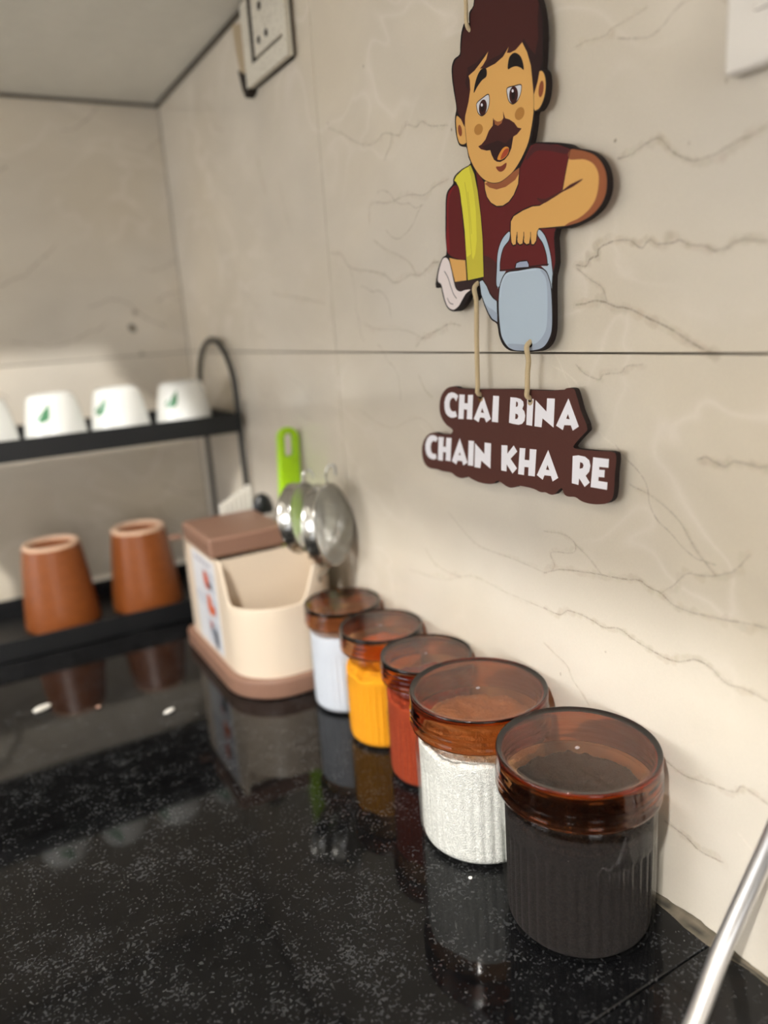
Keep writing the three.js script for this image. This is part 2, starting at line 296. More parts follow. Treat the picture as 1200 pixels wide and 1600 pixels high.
{ // crumbly grout along the foot of the wall
  const R = rng(31), n = 220, pos = [], idx = [], z0 = 0.55, z1 = 1.25;
  for (let k = 0; k <= n; k++) {
    const z = z0 + (z1 - z0) * k / n, a = 0.0035 + 0.006 * Math.abs(fbm(z * 22, 1, 2, 3)) + 0.004 * smooth(0.93, 0.99, z) * (1 - smooth(1.0, 1.02, z)), b = 0.0015 + 0.004 * Math.abs(fbm(z * 30, 5, 2, 3)) + 0.003 * smooth(0.94, 0.98, z) * (1 - smooth(1.0, 1.015, z));
    const j = () => (R() - 0.5) * 0.0009;
    pos.push(-0.0004, b + j(), z, -a * 0.35, b * 0.75 + j(), z + j(), -a * 0.7, b * 0.4 + j(), z + j(), -a, 0.0002, z);
  }
  for (let k = 0; k < n; k++) for (let q = 0; q < 3; q++) { const i = k * 4 + q; idx.push(i, i + 1, i + 4, i + 1, i + 5, i + 4); }
  const g = new THREE.BufferGeometry(); g.setAttribute('position', new THREE.Float32BufferAttribute(pos, 3)); g.setIndex(idx);
  const cl = []; for (let k = 0; k < pos.length / 3; k++) { const n = fbm(pos[3 * k + 2] * 70, (k % 4) * 0.7, 3, 3), t = clamp(0.5 + 1.6 * n, 0, 1); cl.push(0.02 + 0.15 * t, 0.018 + 0.12 * t, 0.012 + 0.085 * t); }
  g.setAttribute('color', new THREE.Float32BufferAttribute(cl, 3)); g.computeVertexNormals();
  struct('trim_3', g, std({ vertexColors: true, roughness: 0.95, side: THREE.DoubleSide }), 'crumbling grey brown grout line between counter and tiles', 'grout');
}
{ // bulb
  const t = thing('ceiling_lamp', 'white bulb in a holder under the kitchen ceiling', 'lamp', BULB);
  mesh('bulb', new THREE.SphereGeometry(0.042, 32, 24), std({ color: '#ffffff', emissive: new THREE.Color(1, 0.98, 0.94), emissiveIntensity: 60 }), t);
  mesh('holder', lathe([[0, Y1 - BULB[1] - 0.001], [0.03, Y1 - BULB[1] - 0.001], [0.03, 0.08], [0.018, 0.07], [0.016, 0.044], [0, 0.044]], 32), M.whitePlastic, t);
}

// ---------- wall hanging ----------
const SX = -0.0095, TH = 0.004;   // front face of the boards and their thickness
const onBoard = ([u, v]) => { const q = hit(u, v, 0, SX); return [q.z, q.y]; };
const C1 = crop(650, 590, .15), C2 = crop(800, 590, .15), C3 = crop(690, 0, .15), C4 = crop(700, 110, .15), C5 = crop(670, 250, .15625), C6 = crop(760, 210, .21875);
const hanging = thing('wall_hanging', 'painted wooden cutout of a tea seller with a hanging brown slogan board', 'wall hanging', [0, 0, 0]);
const BS = 5200;   // texels per metre
function board(name, outline, holes, draw, label) {
  const P = outline.map(onBoard), xs = P.map((p) => p[0]), ys = P.map((p) => p[1]);
  const x0 = Math.min(...xs) - 0.002, x1 = Math.max(...xs) + 0.002, y0 = Math.min(...ys) - 0.002, y1 = Math.max(...ys) + 0.002;
  const sh = new THREE.Shape(P.map(([x, y]) => new THREE.Vector2(x, y)));
  for (const h of holes) { const [x, y] = onBoard(h), c = new THREE.Path(); c.absarc(x, y, 0.0016, 0, Math.PI * 2, true); sh.holes.push(c); }
  const g = new THREE.ExtrudeGeometry(sh, { depth: TH, bevelEnabled: false, steps: 1, curveSegments: 12 });
  setUV(g, (x, y) => [(x - x0) / (x1 - x0), (y - y0) / (y1 - y0)]);
  const W = Math.min(2048, Math.round((x1 - x0) * BS)), s = W / (x1 - x0), H = Math.round((y1 - y0) * s);
  const map = canvasTex(W, H, (c) => {
    const T = (p) => { const [x, y] = onBoard(p); return [(x - x0) * s, (y1 - y) * s]; };
    draw(c, {
      s, W, H,
      fill(pts, color, curved = true) { const q = (curved ? smoothPath(pts, true) : pts).map(T); c.fillStyle = color; c.beginPath(); q.forEach(([x, y], k) => (k ? c.lineTo(x, y) : c.moveTo(x, y))); c.closePath(); c.fill(); },
      hole(polys, color) { c.fillStyle = color; c.beginPath(); for (const pts of polys) { pts.map(T).forEach(([x, y], k) => (k ? c.lineTo(x, y) : c.moveTo(x, y))); c.closePath(); } c.fill('evenodd'); },
      line(pts, color, mm, closed = false) { const q = smoothPath(pts, closed).map(T); c.strokeStyle = color; c.lineWidth = mm * s / 1000; c.lineCap = c.lineJoin = 'round'; c.beginPath(); q.forEach(([x, y], k) => (k ? c.lineTo(x, y) : c.moveTo(x, y))); if (closed) c.closePath(); c.stroke(); },
      oval(cx, cy, rx, ry, rot, color) { const pts = []; for (let k = 0; k < 40; k++) { const a = k / 40 * Math.PI * 2, x = rx * Math.cos(a), y = ry * Math.sin(a); pts.push([cx + x * Math.cos(rot) - y * Math.sin(rot), cy + x * Math.sin(rot) + y * Math.cos(rot)]); } this.fill(pts, color, false); },
    });
  });
  const print = phys({ map, roughness: 0.5, specularIntensity: 0.35 }), edge = std({ color: '#20120f', roughness: 0.85 });
  g.translate(0, 0, -SX - TH).applyMatrix4(tileXform);
  const m = mesh(name, g, [print, edge], hanging); m.userData.label = label; return m;
}
const OUT = '#1b1315', HAIR = '#46211f', SKIN = '#deaa62', SHADE = '#985a3a', SHIRT = '#621e20', BLUE = '#b6c6d5', BSH = '#a2aec0', BLT = '#cad7e6', YEL = '#e0d746', YSH = '#c9bd40', CLOTH = '#e8dcda';
const figureOutline = [[742, -16], [739.5, 9], [733, 20], [733, 45], [726.5, 35], [721, 50], [719, 70], [718, 85], [710, 92], [706, 103], [706, 120], [709, 143], [713, 170], [711, 182], [711, 197], [713.5, 215], [718, 227], [725, 229.5], [728, 229], [732, 246], [735, 255.5], [722, 264], [711, 274], [708, 281], [708, 287], [700, 297], [697, 306], [696, 330], [696, 370], [697, 398], [692, 402], [687, 412], [682.5, 430], [681, 449], [684, 450], [688, 445], [690.5, 456], [694, 470], [699, 481], [705, 486], [713, 486.5], [722, 481], [730, 469], [737, 458], [740, 461], [742, 470], [744, 468], [750, 460], [757, 478], [763, 492], [768, 500], [776, 505.5], [778, 513], [780, 525], [786, 539], [795, 547], [805, 549], [840, 549], [850, 545], [858, 536], [863, 520], [864, 500], [864, 432], [866, 423], [868.5, 410], [869.5, 358], [885, 357], [905, 349.5], [922, 340], [938, 325], [948, 305], [950.5, 285], [947.5, 265], [940, 250], [928, 239], [912, 233.5], [898, 231], [890, 226], [872, 223], [850, 222], [838, 222.5], [829.5, 225], [831.5, 213], [834.5, 192], [836.5, 175], [843, 172], [850, 161], [854, 146], [855, 126], [852.5, 112], [848, 107], [848.5, 95], [849.5, 60], [848.5, 30], [844, 5], [838, -12], [826, -30], [808, -42], [788, -46], [768, -40], [752, -28]];
const figOutlineSmooth = figureOutline;
const H1 = [746.5, 447], H2 = [828.5, 538.5], H3 = [750.5, 618], H4 = [828, 623.5];
board('figure_board', smoothPath(figOutlineSmooth, true, 3).slice(0, -1), [H1, H2], (c, d) => {
  c.fillStyle = OUT; c.fillRect(0, 0, d.W, d.H);
  // torso and sleeve
  d.fill([[743, 264], [757, 286], [757.5, 296], [761, 308], [767, 317], [776, 323], [786, 322], [795, 316], [803, 305], [810, 288], [812.5, 262], [825, 236], [829.5, 227], [838, 224.5], [872, 226], [891, 233], [885, 262], [879, 295], [868, 340], [868, 409], [863, 429], [850, 460], [776, 470], [768, 462], [760, 446], [755, 436], [754, 375], [751, 337], [746, 297]], SHIRT, false);
  d.fill([[836, 226], [872, 228], [889, 235], [886, 240], [860, 236], [838, 236], [822, 250], [826, 238]], '#4c2326', true);
  d.fill([[755, 400], [776, 412], [777, 470], [768, 462], [758, 444]], '#4b2524', true);
  d.fill([[711, 289.5], [701, 300], [698.5, 312], [698, 345], [699.5, 395], [714, 404], [727, 405], [724, 360], [720, 320], [715, 291]], SHIRT);
  d.fill([[711, 290], [702, 299], [699, 312], [698.3, 345], [699.5, 395], [701.5, 396], [700.5, 345], [701.5, 312], [705, 300]], '#7f1c22');
  d.fill([[702, 403], [706, 420], [711, 440.5], [729, 438], [728, 420], [727, 406.5], [714, 405.5]], SKIN, false);
  d.fill([[711, 441.5], [729, 439.5], [748, 437], [742, 444], [741, 456], [735, 452], [728, 452.5], [720, 455], [714, 452]], '#352325', false);
  // scarf
  d.fill([[735, 257.5], [741, 272], [746, 297], [751, 337], [754, 375], [755.5, 432.5], [731, 438], [728.5, 400], [726, 360], [722, 325], [717, 295], [713, 285], [709.5, 282], [713, 275], [722, 266]], YEL, false);
  d.fill([[732.5, 261], [736, 276.5], [741, 306], [743.5, 331], [745, 375], [742.6, 397], [739, 406], [736.5, 397], [729, 402], [731, 438], [755.5, 432.5], [754, 375], [751, 337], [746, 297], [741, 272], [735, 258]], YSH, false);
  d.line([[726, 285], [730, 310], [733, 340], [735, 375], [737, 398]], '#a79a36', 0.35); d.line([[731, 300], [734, 330], [737, 365]], '#a79a36', 0.3);
  d.line([[743, 265], [746.8, 297], [751.6, 337], [754.8, 375], [756, 432.5]], OUT, 0.55); d.line([[709, 283], [716, 292], [721.3, 325], [725.3, 360], [728, 400], [730.6, 438]], OUT, 0.6);
  // white cloth over the arm
  d.fill([[696, 402.5], [700.5, 406], [705, 421], [709, 440], [713, 452], [719, 455.5], [727, 453], [735, 452.5], [728, 459], [722, 469], [716, 479], [708, 484], [701, 480.5], [696, 471], [692, 455], [689, 444], [684.5, 440], [684.5, 430], [688.5, 413], [692, 404.5]], CLOTH);
  d.line([[694.5, 424], [700, 434], [704, 447], [709, 460], [713, 466]], OUT, 0.6); d.line([[699, 466], [703, 473.5], [708, 475.5]], OUT, 0.5);
  // neck
  d.fill([[757, 284], [758, 296], [761, 307.5], [767, 316.5], [776, 321.8], [785.6, 321.2], [795, 315], [802.5, 304.5], [809.5, 287.5], [811.5, 262], [800, 270], [770, 280]], SKIN, false);
  d.fill([[757.5, 287], [765, 293], [776, 296], [790, 292], [805, 281], [811, 271], [811.5, 262], [800, 270], [770, 280]], SHADE, false);
  d.line([[757, 286], [757.5, 296], [760.6, 308], [767, 317], [776, 322.6], [785.6, 322], [795, 316], [803, 305], [810, 288], [812, 264]], OUT, 0.5);
  // ears and face
  d.fill([[836, 173], [842.5, 169], [849, 156], [852.5, 138], [851.5, 120], [847, 111], [842, 112], [834, 148]], SKIN);
  d.oval(845.5, 139, 3.8, 13, 0.12, '#8c4c30');
  d.fill([[714, 181], [712.6, 187], [713, 198], [715, 215], [719, 224.5], [724.5, 225.5], [729, 222], [727, 195], [720, 186]], SKIN);
  d.oval(718.7, 204, 3, 9, -0.12, '#8c4c30');
  const face = [[726, 190], [728, 215], [729.5, 229], [733, 245], [740, 261], [750, 275.5], [760, 283.5], [770.5, 286.5], [781, 285], [791, 278.5], [801.5, 268.8], [810, 256.5], [818, 241.5], [825.5, 223.5], [830, 203], [834, 174.5], [834, 147], [832, 100], [815, 60], [760, 75], [728, 120], [728, 160]];
  d.fill(face, OUT); d.fill(face.map(([x, y]) => [x + (782 - x) * 0.008, y + (190 - y) * 0.008]), SKIN);
  // hair
  d.fill([[715, 174], [725.5, 198], [727, 180.5], [732, 159.5], [734.8, 140], [734, 125], [732, 118.5], [741.7, 110], [750, 99], [757.5, 88.5], [763, 80], [759.7, 93], [754.5, 102], [750, 107], [759.7, 106.5], [774, 99], [786, 88.5], [795, 72.7], [792, 82.5], [797, 82.5], [805.5, 78], [816, 66], [823.5, 81], [829.5, 102], [832, 127.5], [834, 147.7], [840, 127.5], [843, 111], [847, 96], [847.8, 60], [846.8, 30], [842, 5], [836, -10], [825, -27], [808, -39], [788, -43], [768, -37], [754, -26], [744, -12], [741, 9], [735, 22], [735, 48], [728, 40], [723, 52], [721, 72], [720, 87], [712, 94], [708, 104], [708, 120], [711, 143]], HAIR, false);
  d.fill([[823.5, 81], [829.5, 102], [832, 127.5], [834, 147.7], [840, 127.5], [843, 111], [847, 96], [847.8, 60], [846.8, 30], [842, 5], [840, 30], [841, 60], [836, 85], [828, 76], [818, 60], [816, 66]], '#2e1a1b', false);
  d.fill([[732, 118.5], [741.7, 110], [750, 99], [757.5, 88.5], [763, 80], [755, 86], [744, 98], [730, 106]], '#331b1c', false);
  d.fill([[759.7, 106.5], [774, 99], [786, 88.5], [795, 72.7], [780, 86], [764, 94], [756, 102]], '#331b1c', false);
  d.fill([[734, 125], [732, 118.5], [730, 112], [727, 130], [731, 142]], '#331b1c', false);
  // brows, eyes, cheeks
  d.fill([[794, 108], [794, 97.5], [797, 87.5], [804, 82.5], [811.5, 86], [816, 94], [818, 109], [814, 106], [807, 103.5], [800, 105]], OUT);
  d.fill([[740.5, 145], [742, 132], [747, 116], [753, 107.5], [759, 106.8], [760, 119], [753, 125.5], [745.5, 136]], OUT);
  const eye = (out, ix, iy, rx, ry, rot, hx, hy) => { d.fill(out, '#d7d7dc', true); d.oval(ix, iy, rx, ry, rot, '#3f1c1b'); d.oval(ix - 0.5, iy, rx * 0.45, ry * 0.55, rot, '#1d1012'); d.oval(hx, hy, 1.7, 2.6, 0, '#e8e4ee'); d.line(out, OUT, 0.5, true); };
  eye([[792.5, 138], [803, 134.5], [814, 132.5], [814.7, 139], [812, 150.5], [806.5, 159.5], [801, 162.5], [796, 159], [792.7, 149]], 802.5, 148.5, 6.8, 13.5, 0.05, 801, 142);
  eye([[744.7, 162], [754, 153], [763, 147.5], [764.8, 155], [763, 168.5], [757.7, 178], [752.5, 181], [747.5, 177], [745, 168.5]], 754.5, 168, 6, 12.5, 0.12, 752.8, 164);
  d.oval(812, 177.5, 7, 10.5, 0.35, '#b57f3f'); d.oval(747.7, 202.3, 6.6, 8.8, 0.25, '#b57f3f');
  // nose, moustache, mouth, chin
  d.fill(C4([[482, 515], [492, 560], [520, 580], [560, 555], [582, 495], [548, 527], [510, 532]]), '#965b36');
  d.fill(C4([[470, 495], [466, 575], [425, 630], [390, 720], [350, 770], [315, 793], [345, 822], [400, 835], [440, 830], [455, 880], [480, 930], [510, 950], [545, 953], [590, 930], [630, 880], [660, 810], [680, 690], [720, 665], [766, 605], [725, 595], [690, 545], [640, 512], [595, 498], [573, 428], [578, 490], [558, 550], [520, 578], [490, 562], [480, 520]]), HAIR, false);
  d.fill(C4([[350, 790], [440, 760], [520, 730], [600, 760], [660, 700], [680, 690], [660, 810], [630, 880], [590, 930], [545, 953], [510, 950], [480, 930], [455, 880], [440, 830], [400, 835]]), '#321a1c', false);
  d.fill(C4([[515, 928], [533, 870], [575, 808], [608, 793], [633, 808], [627, 860], [592, 908], [548, 932]]), '#d8913e'); d.fill(C4([[550, 925], [562, 872], [600, 818], [630, 815], [622, 862], [590, 902]]), '#a9482e');
  d.fill(C4([[500, 1005], [550, 998], [608, 963], [602, 1010], [575, 1045], [545, 1055], [520, 1042]]), '#7d3b29');
  // kettle
  d.fill([[749.5, 440], [754, 438], [760, 447], [765, 459], [770, 466], [776, 470.5], [777, 503], [769, 498], [763.5, 489], [757.5, 475], [752, 460]], BLUE, false);
  d.fill([[757.5, 473], [763, 480], [770, 484], [777, 490], [777, 503], [769, 498], [763.5, 489]], BSH, false); d.fill([[741, 444], [745, 442], [743, 455], [742, 466]], BSH, false);
  d.line([[754, 437.5], [760.5, 446], [766, 458], [771, 465], [776, 469.5]], OUT, 0.5);
  const arcL = [[796, 362], [786, 372], [778.6, 391.6], [776.5, 418], [777, 448], [781.5, 446], [781, 423], [781.5, 407], [786.5, 387], [795.5, 374]], arcR = [[842, 358.8], [849.7, 366], [857, 385], [861.7, 411], [862.5, 442], [857, 440], [856, 414.5], [854, 398], [848.6, 380.6], [840, 366]];
  for (const a of [arcL, arcR]) { d.line(a, OUT, 1.2, true); d.fill(a, '#b2c3d3'); }
  const shL = [[780, 424], [790.6, 423.5], [783, 438], [777.5, 452]], shR = [[845, 415.5], [856, 415.5], [861.7, 429], [862.3, 452], [857, 432], [850, 420]];
  for (const a of [shL, shR]) d.fill(a, BLUE, false);
  d.line([[781, 422.5], [800, 421], [825, 417], [857, 413]], OUT, 0.6);
  const bodyK = [[779.7, 461.6], [782.5, 443], [791, 427], [810, 423], [841, 419], [852, 424], [858, 438], [860.5, 451], [861.8, 516], [857, 531], [849.5, 541.5], [838.7, 546], [801.6, 546], [793.5, 541.5], [784.5, 527], [781.5, 512], [779.3, 483]];
  d.line(bodyK, OUT, 1.4, true); d.fill(bodyK, BLUE);
  d.fill(C6([[385, 968], [415, 1010], [430, 1060], [432, 1350], [415, 1420], [370, 1480], [330, 1500], [150, 1500], [190, 1538], [360, 1538], [410, 1515], [443, 1468], [464, 1400], [460, 1100], [448, 1040], [420, 978]]), BSH);
  d.line([[781.5, 465], [784, 445], [792, 429], [812, 424.5], [838, 421]], BLT, 0.5);
  const knob = [[805.5, 418.5], [807, 411.5], [812.5, 409], [823.4, 408], [826, 413.4], [825.8, 417]]; d.line(knob, OUT, 0.9, true); d.fill(knob, '#a3adc4', false);
  // arm and hand
  const arm = [[891, 234], [913, 236], [928, 241.7], [939, 252.6], [946, 267], [948.3, 284], [946, 304], [937, 322.6], [922, 338], [904, 347.5], [882.5, 353], [856, 355.5], [842, 356.5], [839, 362], [837.6, 376], [834, 381.7], [830.6, 381.5], [829, 367.5], [826.7, 380.6], [822.5, 381.7], [819, 378.5], [818, 367.5], [816.4, 380.6], [812, 382], [808.8, 378.5], [807, 365.5], [805.8, 381.7], [801.6, 383], [799.2, 378.5], [797.8, 363], [798.3, 346], [802.6, 338], [817, 329], [832, 322.6], [843, 321.5], [863, 309.5], [879, 296.4], [885, 264.7]];
  d.line([...arm].slice(10, 38), OUT, 1.3); d.fill(arm, SKIN, false);
  d.fill([[891, 234], [913, 236], [928, 241.7], [939, 252.6], [946, 267], [948.3, 284], [946, 304], [937, 322.6], [922, 338], [904, 347.5], [882.5, 353], [889, 348], [904, 341], [919.7, 328], [930.6, 310.6], [935.6, 284], [934, 268], [926, 255], [913, 249], [888.5, 248]], SHADE);
  d.fill(C6([[545, 398], [600, 358], [690, 318], [620, 372], [545, 410], [470, 458], [400, 492], [360, 455], [410, 462], [480, 432]]), '#4a2320', true);
  d.line([[891, 233], [885, 263], [879, 296]], OUT, 0.45);
  for (const x of [808, 818.4, 829]) d.line([[x, 363], [x + 0.2, 372]], OUT, 0.5);
  c.strokeStyle = OUT;
  d.line(figureOutline, OUT, 1.3, true);
  // scorched edges of the drilled holes
  for (const h of [H1, H2]) d.oval(h[0], h[1], 3.2, 4.4, 0, '#3b2b22');
}, 'cutout of a moustached tea seller holding a pale blue kettle');
const signOutline = [...C1([[450, 113], [420, 97], [375, 93], [325, 110], [285, 150], [255, 215], [245, 290], [250, 370], [275, 435], [320, 495], [360, 525], [382, 548], [370, 580], [345, 592], [250, 590], [215, 578], [165, 575], [120, 600], [85, 650], [65, 710], [62, 780], [75, 860], [105, 915], [150, 945], [215, 955], [275, 975], [340, 985], [375, 995], [420, 1030], [470, 1047], [500, 1045], [535, 1028], [570, 1050], [640, 1085], [720, 1105], [800, 1107], [850, 1075], [890, 1095], [940, 1130], [985, 1147]]), ...C2([[35, 1140], [60, 1127], [130, 1135], [230, 1160], [300, 1193], [350, 1195], [395, 1217], [440, 1217], [515, 1150], [545, 1215], [580, 1238], [660, 1245], [720, 1285], [800, 1312], [900, 1320], [985, 1310], [1040, 1270], [1060, 1200], [1072, 1000], [1086, 820], [1070, 782], [900, 765], [700, 748], [650, 735], [640, 720], [648, 702], [690, 650], [750, 585], [785, 540], [715, 340], [668, 170], [650, 125], [630, 112], [570, 110], [535, 130], [0, 122]])];
const letters = [
  [C1([[440, 190], [425, 175], [400, 157], [370, 152], [335, 165], [308, 205], [295, 260], [297, 320], [310, 370], [335, 402], [365, 418], [395, 418], [420, 408], [428, 405], [412, 345], [400, 352], [385, 353], [365, 340], [352, 310], [350, 270], [357, 235], [375, 212], [392, 210], [402, 218], [418, 250]])],
  [C1([[452, 175], [508, 178], [505, 265], [538, 268], [542, 180], [595, 178], [585, 437], [528, 432], [532, 335], [500, 330], [495, 432], [440, 430]])],
  [C1([[690, 208], [706, 205], [780, 430], [732, 468], [712, 420], [668, 415], [652, 465], [600, 430]]), C1([[690, 318], [708, 368], [676, 362]])],
  [C1([[803, 188], [866, 192], [855, 468], [790, 460]])],
  [C1([[983, 204], [1045, 208], [1090, 222], [1118, 250], [1122, 290], [1108, 325], [1128, 350], [1138, 395], [1130, 450], [1105, 482], [1070, 492], [1010, 482], [968, 470]]), C1([[1043, 248], [1060, 258], [1062, 285], [1055, 300], [1040, 305]]), C1([[1036, 375], [1058, 382], [1065, 405], [1055, 428], [1033, 432]])],
  [C2([[158, 222], [226, 222], [210, 503], [148, 492]])],
  [C2([[245, 232], [358, 352], [365, 215], [447, 218], [433, 522], [318, 425], [308, 518], [233, 507]])],
  [C2([[588, 215], [697, 510], [632, 553], [612, 498], [545, 495], [530, 548], [458, 500]]), C2([[583, 380], [600, 433], [565, 428]])],
  [C1([[230, 632], [205, 605], [175, 597], [145, 603], [115, 635], [98, 690], [97, 745], [108, 795], [130, 830], [160, 848], [190, 852], [215, 838], [205, 790], [190, 795], [172, 790], [157, 765], [152, 720], [160, 680], [177, 660], [192, 660], [205, 672]])],
  [C1([[235, 615], [290, 620], [283, 718], [312, 722], [315, 625], [370, 628], [360, 872], [307, 862], [312, 780], [283, 775], [280, 866], [228, 857]])],
  [C1([[455, 630], [537, 885], [492, 915], [480, 870], [432, 865], [420, 905], [372, 868]]), C1([[455, 775], [466, 808], [445, 806]])],
  [C1([[548, 655], [605, 660], [595, 920], [540, 912]])],
  [C1([[615, 680], [712, 795], [715, 675], [782, 685], [775, 948], [680, 865], [670, 942], [608, 932]])],
  [C1([[890, 703], [953, 705], [952, 790], [1018, 705], [1055, 770], [985, 845], [1053, 945], [1005, 1000], [945, 905], [943, 977], [887, 965]])],
  [C2([[80, 732], [140, 735], [132, 855], [180, 860], [185, 742], [255, 748], [238, 1030], [168, 1020], [172, 935], [130, 930], [125, 1015], [63, 1005]])],
  [C2([[377, 752], [482, 1045], [422, 1083], [405, 1025], [338, 1018], [320, 1065], [258, 1015]]), C2([[370, 910], [388, 962], [355, 958]])],
  [C2([[632, 815], [690, 808], [760, 822], [805, 860], [818, 920], [805, 980], [768, 1022], [810, 1092], [757, 1140], [700, 1050], [692, 1118], [622, 1100]]), C2([[710, 880], [735, 890], [745, 915], [735, 942], [705, 948]])],
  [C2([[845, 828], [1010, 848], [1005, 940], [910, 930], [908, 958], [967, 962], [962, 1040], [903, 1035], [900, 1075], [995, 1090], [990, 1170], [818, 1140]])],
];
board('slogan_board', smoothPath(signOutline, true, 3).slice(0, -1), [H3, H4], (c, d) => {
  c.fillStyle = '#55312b'; c.fillRect(0, 0, d.W, d.H);
  const R = rng(3); for (let k = 0; k < 6000; k++) { c.fillStyle = `rgba(${R() < .5 ? '30,14,12' : '120,80,70'},0.06)`; c.fillRect(R() * d.W, R() * d.H, 1 + R() * 3, 1 + R() * 3); }
  for (const l of letters) d.hole(l, '#f3f1f8');
  for (const h of [H3, H4]) { d.oval(h[0] + 0.5, h[1] + 4.5, 4.0, 5.5, 0.2, 'rgba(120,85,20,0.5)'); d.oval(h[0], h[1] + 0.6, 3.2, 4.2, 0, '#1a100d'); }
}, 'brown board lettered CHAI BINA CHAIN KHA RE in white capitals');
{ // jute cords
  const R = rng(8);
  const jute = std({ map: dataTex(64, 256, (u, v) => { const t = Math.sin((v * 60 + u * 6) * 6.283), n = (R() - 0.5) * 26; return [206 + t * 16 + n, 184 + t * 15 + n, 146 + t * 14 + n]; }), roughness: 0.95 });
  const cord = (a, b) => {
    const [z0, y0] = onBoard(a), [z1, y1] = onBoard(b), f = SX - 0.0019, bk = -0.003;
    const g = tube([[bk, y0 - 0.004, z0], [bk + 0.0005, y0 + 0.0008, z0], [(f + bk) / 2 - 0.001, y0 + 0.0022, z0], [f - 0.001, y0 - 0.001, z0], [f, y0 - 0.010, z0 + 0.0002], [f, (y0 + y1) / 2, (z0 + z1) / 2 - 0.0003], [f - 0.0002, y1 + 0.007, z1], [f - 0.0004, y1 + 0.002, z1], [(f + bk) / 2, y1, z1], [bk, y1 - 0.004, z1]], 0.00175, 70, 8);
    mesh('cord', g, jute, hanging).userData.label = 'thin jute cord';
  };
  cord(H1, H3); cord(H2, H4);
  const [z0, y0] = onBoard([733, 46]), [z1, y1] = onBoard([731, -70]);
  mesh('cord', tube([[-0.004, y0 - 0.003, z0 + 0.001], [SX - 0.001, y0 + 0.001, z0], [SX - 0.001, y0 + 0.012, z0 - 0.0012], [-0.008, y1, z1 - 0.001], [-0.003, y1 + 0.01, z1 + 0.02]], 0.0014, 40, 8), jute, hanging).userData.label = 'thin jute cord';
}

// ---------- jars ----------
const amber = phys({ color: '#ffffff', roughness: 0.015, transmission: 1, thickness: 0.002, ior: 1.46, specularIntensity: 0.7, clearcoat: 0.12, clearcoatRoughness: 0.08, attenuationColor: new THREE.Color(0.60, 0.25, 0.085), attenuationDistance: 0.0031 });
const clearGlass = phys({ color: new THREE.Color(0.97, 0.975, 0.97), roughness: 0.05, transmission: 1, thickness: 0, ior: 1.5, specularIntensity: 0.5 });
function ring(profile, nT, ribs) {   // surface of revolution, with flutes of depth a where the profile gives one: [r, y, a]
  const pos = [], idx = [], n = profile.length;
  for (let i = 0; i <= nT; i++) { const th = i / nT * Math.PI * 2, f = Math.abs(Math.sin(ribs * th / 2)); for (const [r, y, a = 0] of profile) { const q = r - a * (1 - f); pos.push(q * Math.sin(th), y, q * Math.cos(th)); } }
  for (let i = 0; i < nT; i++) for (let k = 0; k < n - 1; k++) { const a = i * n + k, b = a + n; idx.push(a, b, a + 1, b, b + 1, a + 1); }
  const g = new THREE.BufferGeometry(); g.setAttribute('position', new THREE.Float32BufferAttribute(pos, 3)); g.setIndex(idx); 
  const m = mergeVertices(g, 1e-6); m.computeVertexNormals(); return m;
}
function makeJar(label, group, x, z, R, H, ribs) {
  const t = thing('glass_jar', label, 'jar', [x, 0, z], 0, group);
  const lb = H - R * 0.51, rib = H * 0.565, r1 = R * 0.955;
  // body: fluted below a plain band, a neck inside the lid
  mesh('jar_body', ring([[0, 0.0008], [r1 * 0.86, 0.0008], [r1 * 0.90, 0.0004], [r1 * 0.955, 0.0016], [r1 * 0.985, 0.0045, 0.0004], [r1 * 0.992, 0.008, 0.0016], [r1, rib * 0.5, 0.0017], [r1 * 1.003, rib - 0.003, 0.0017], [r1 * 1.004, rib - 0.0008, 0.0008], [r1 * 1.006, rib, 0], [r1 * 1.005, rib + 0.004], [r1 * 1.003, lb - 0.006], [r1 * 0.995, lb - 0.0028], [r1 * 0.97, lb - 0.0008], [R * 0.885, lb], [R * 0.875, lb + 0.002], [R * 0.875, H - 0.0065], [R * 0.86, H - 0.0055], [R * 0.835, H - 0.0062], [R * 0.83, H - 0.008]], ribs * 8, ribs), clearGlass, t);
  // lid: a flat-topped cup with a proud edge, beads on its skirt and threads inside
  const w = 0.0018, pts = [];
  const O = [[0, H - 0.0012], [R * 0.90, H - 0.0012], [R * 0.955, H - 0.0009], [R * 0.972, H], [R * 0.992, H - 0.0002], [R, H - 0.0014], [R, H - 0.006], [R, lb + 0.0128], [R + 0.0006, lb + 0.0118], [R, lb + 0.0108], [R, lb + 0.0085], [R + 0.0006, lb + 0.0075], [R, lb + 0.0065], [R, lb + 0.0040], [R + 0.0007, lb + 0.0028], [R + 0.0004, lb + 0.0004], [R * 0.99, lb + 0.0001]];
  const I = [[R - w - 0.0004, lb + 0.0003], [R - w, lb + 0.003], [R - w - 0.0015, lb + 0.0050], [R - w, lb + 0.007], [R - w - 0.0015, lb + 0.0095], [R - w, lb + 0.0115], [R - w - 0.0014, lb + 0.014], [R - w, lb + 0.017], [R - w - 0.001, H - 0.0048], [R - w - 0.0025, H - 0.0032], [0, H - 0.0030]];
  const lid = mesh("lid", ring([...O, ...I].reverse(), 96, 0), amber, t); lid.userData.label = 'transparent amber brown screw lid';
  mesh('sprue_mark', new THREE.SphereGeometry(R * 0.028, 16, 8, 0, Math.PI * 2, 0, Math.PI / 2).scale(1.2, 0.5, 1).translate(0, H - 0.0012, 0), std({ color: '#8d7f80', roughness: 0.3 }), lid);
  return { t, lb, rib, inner: r1 * 0.95, r1 };
}
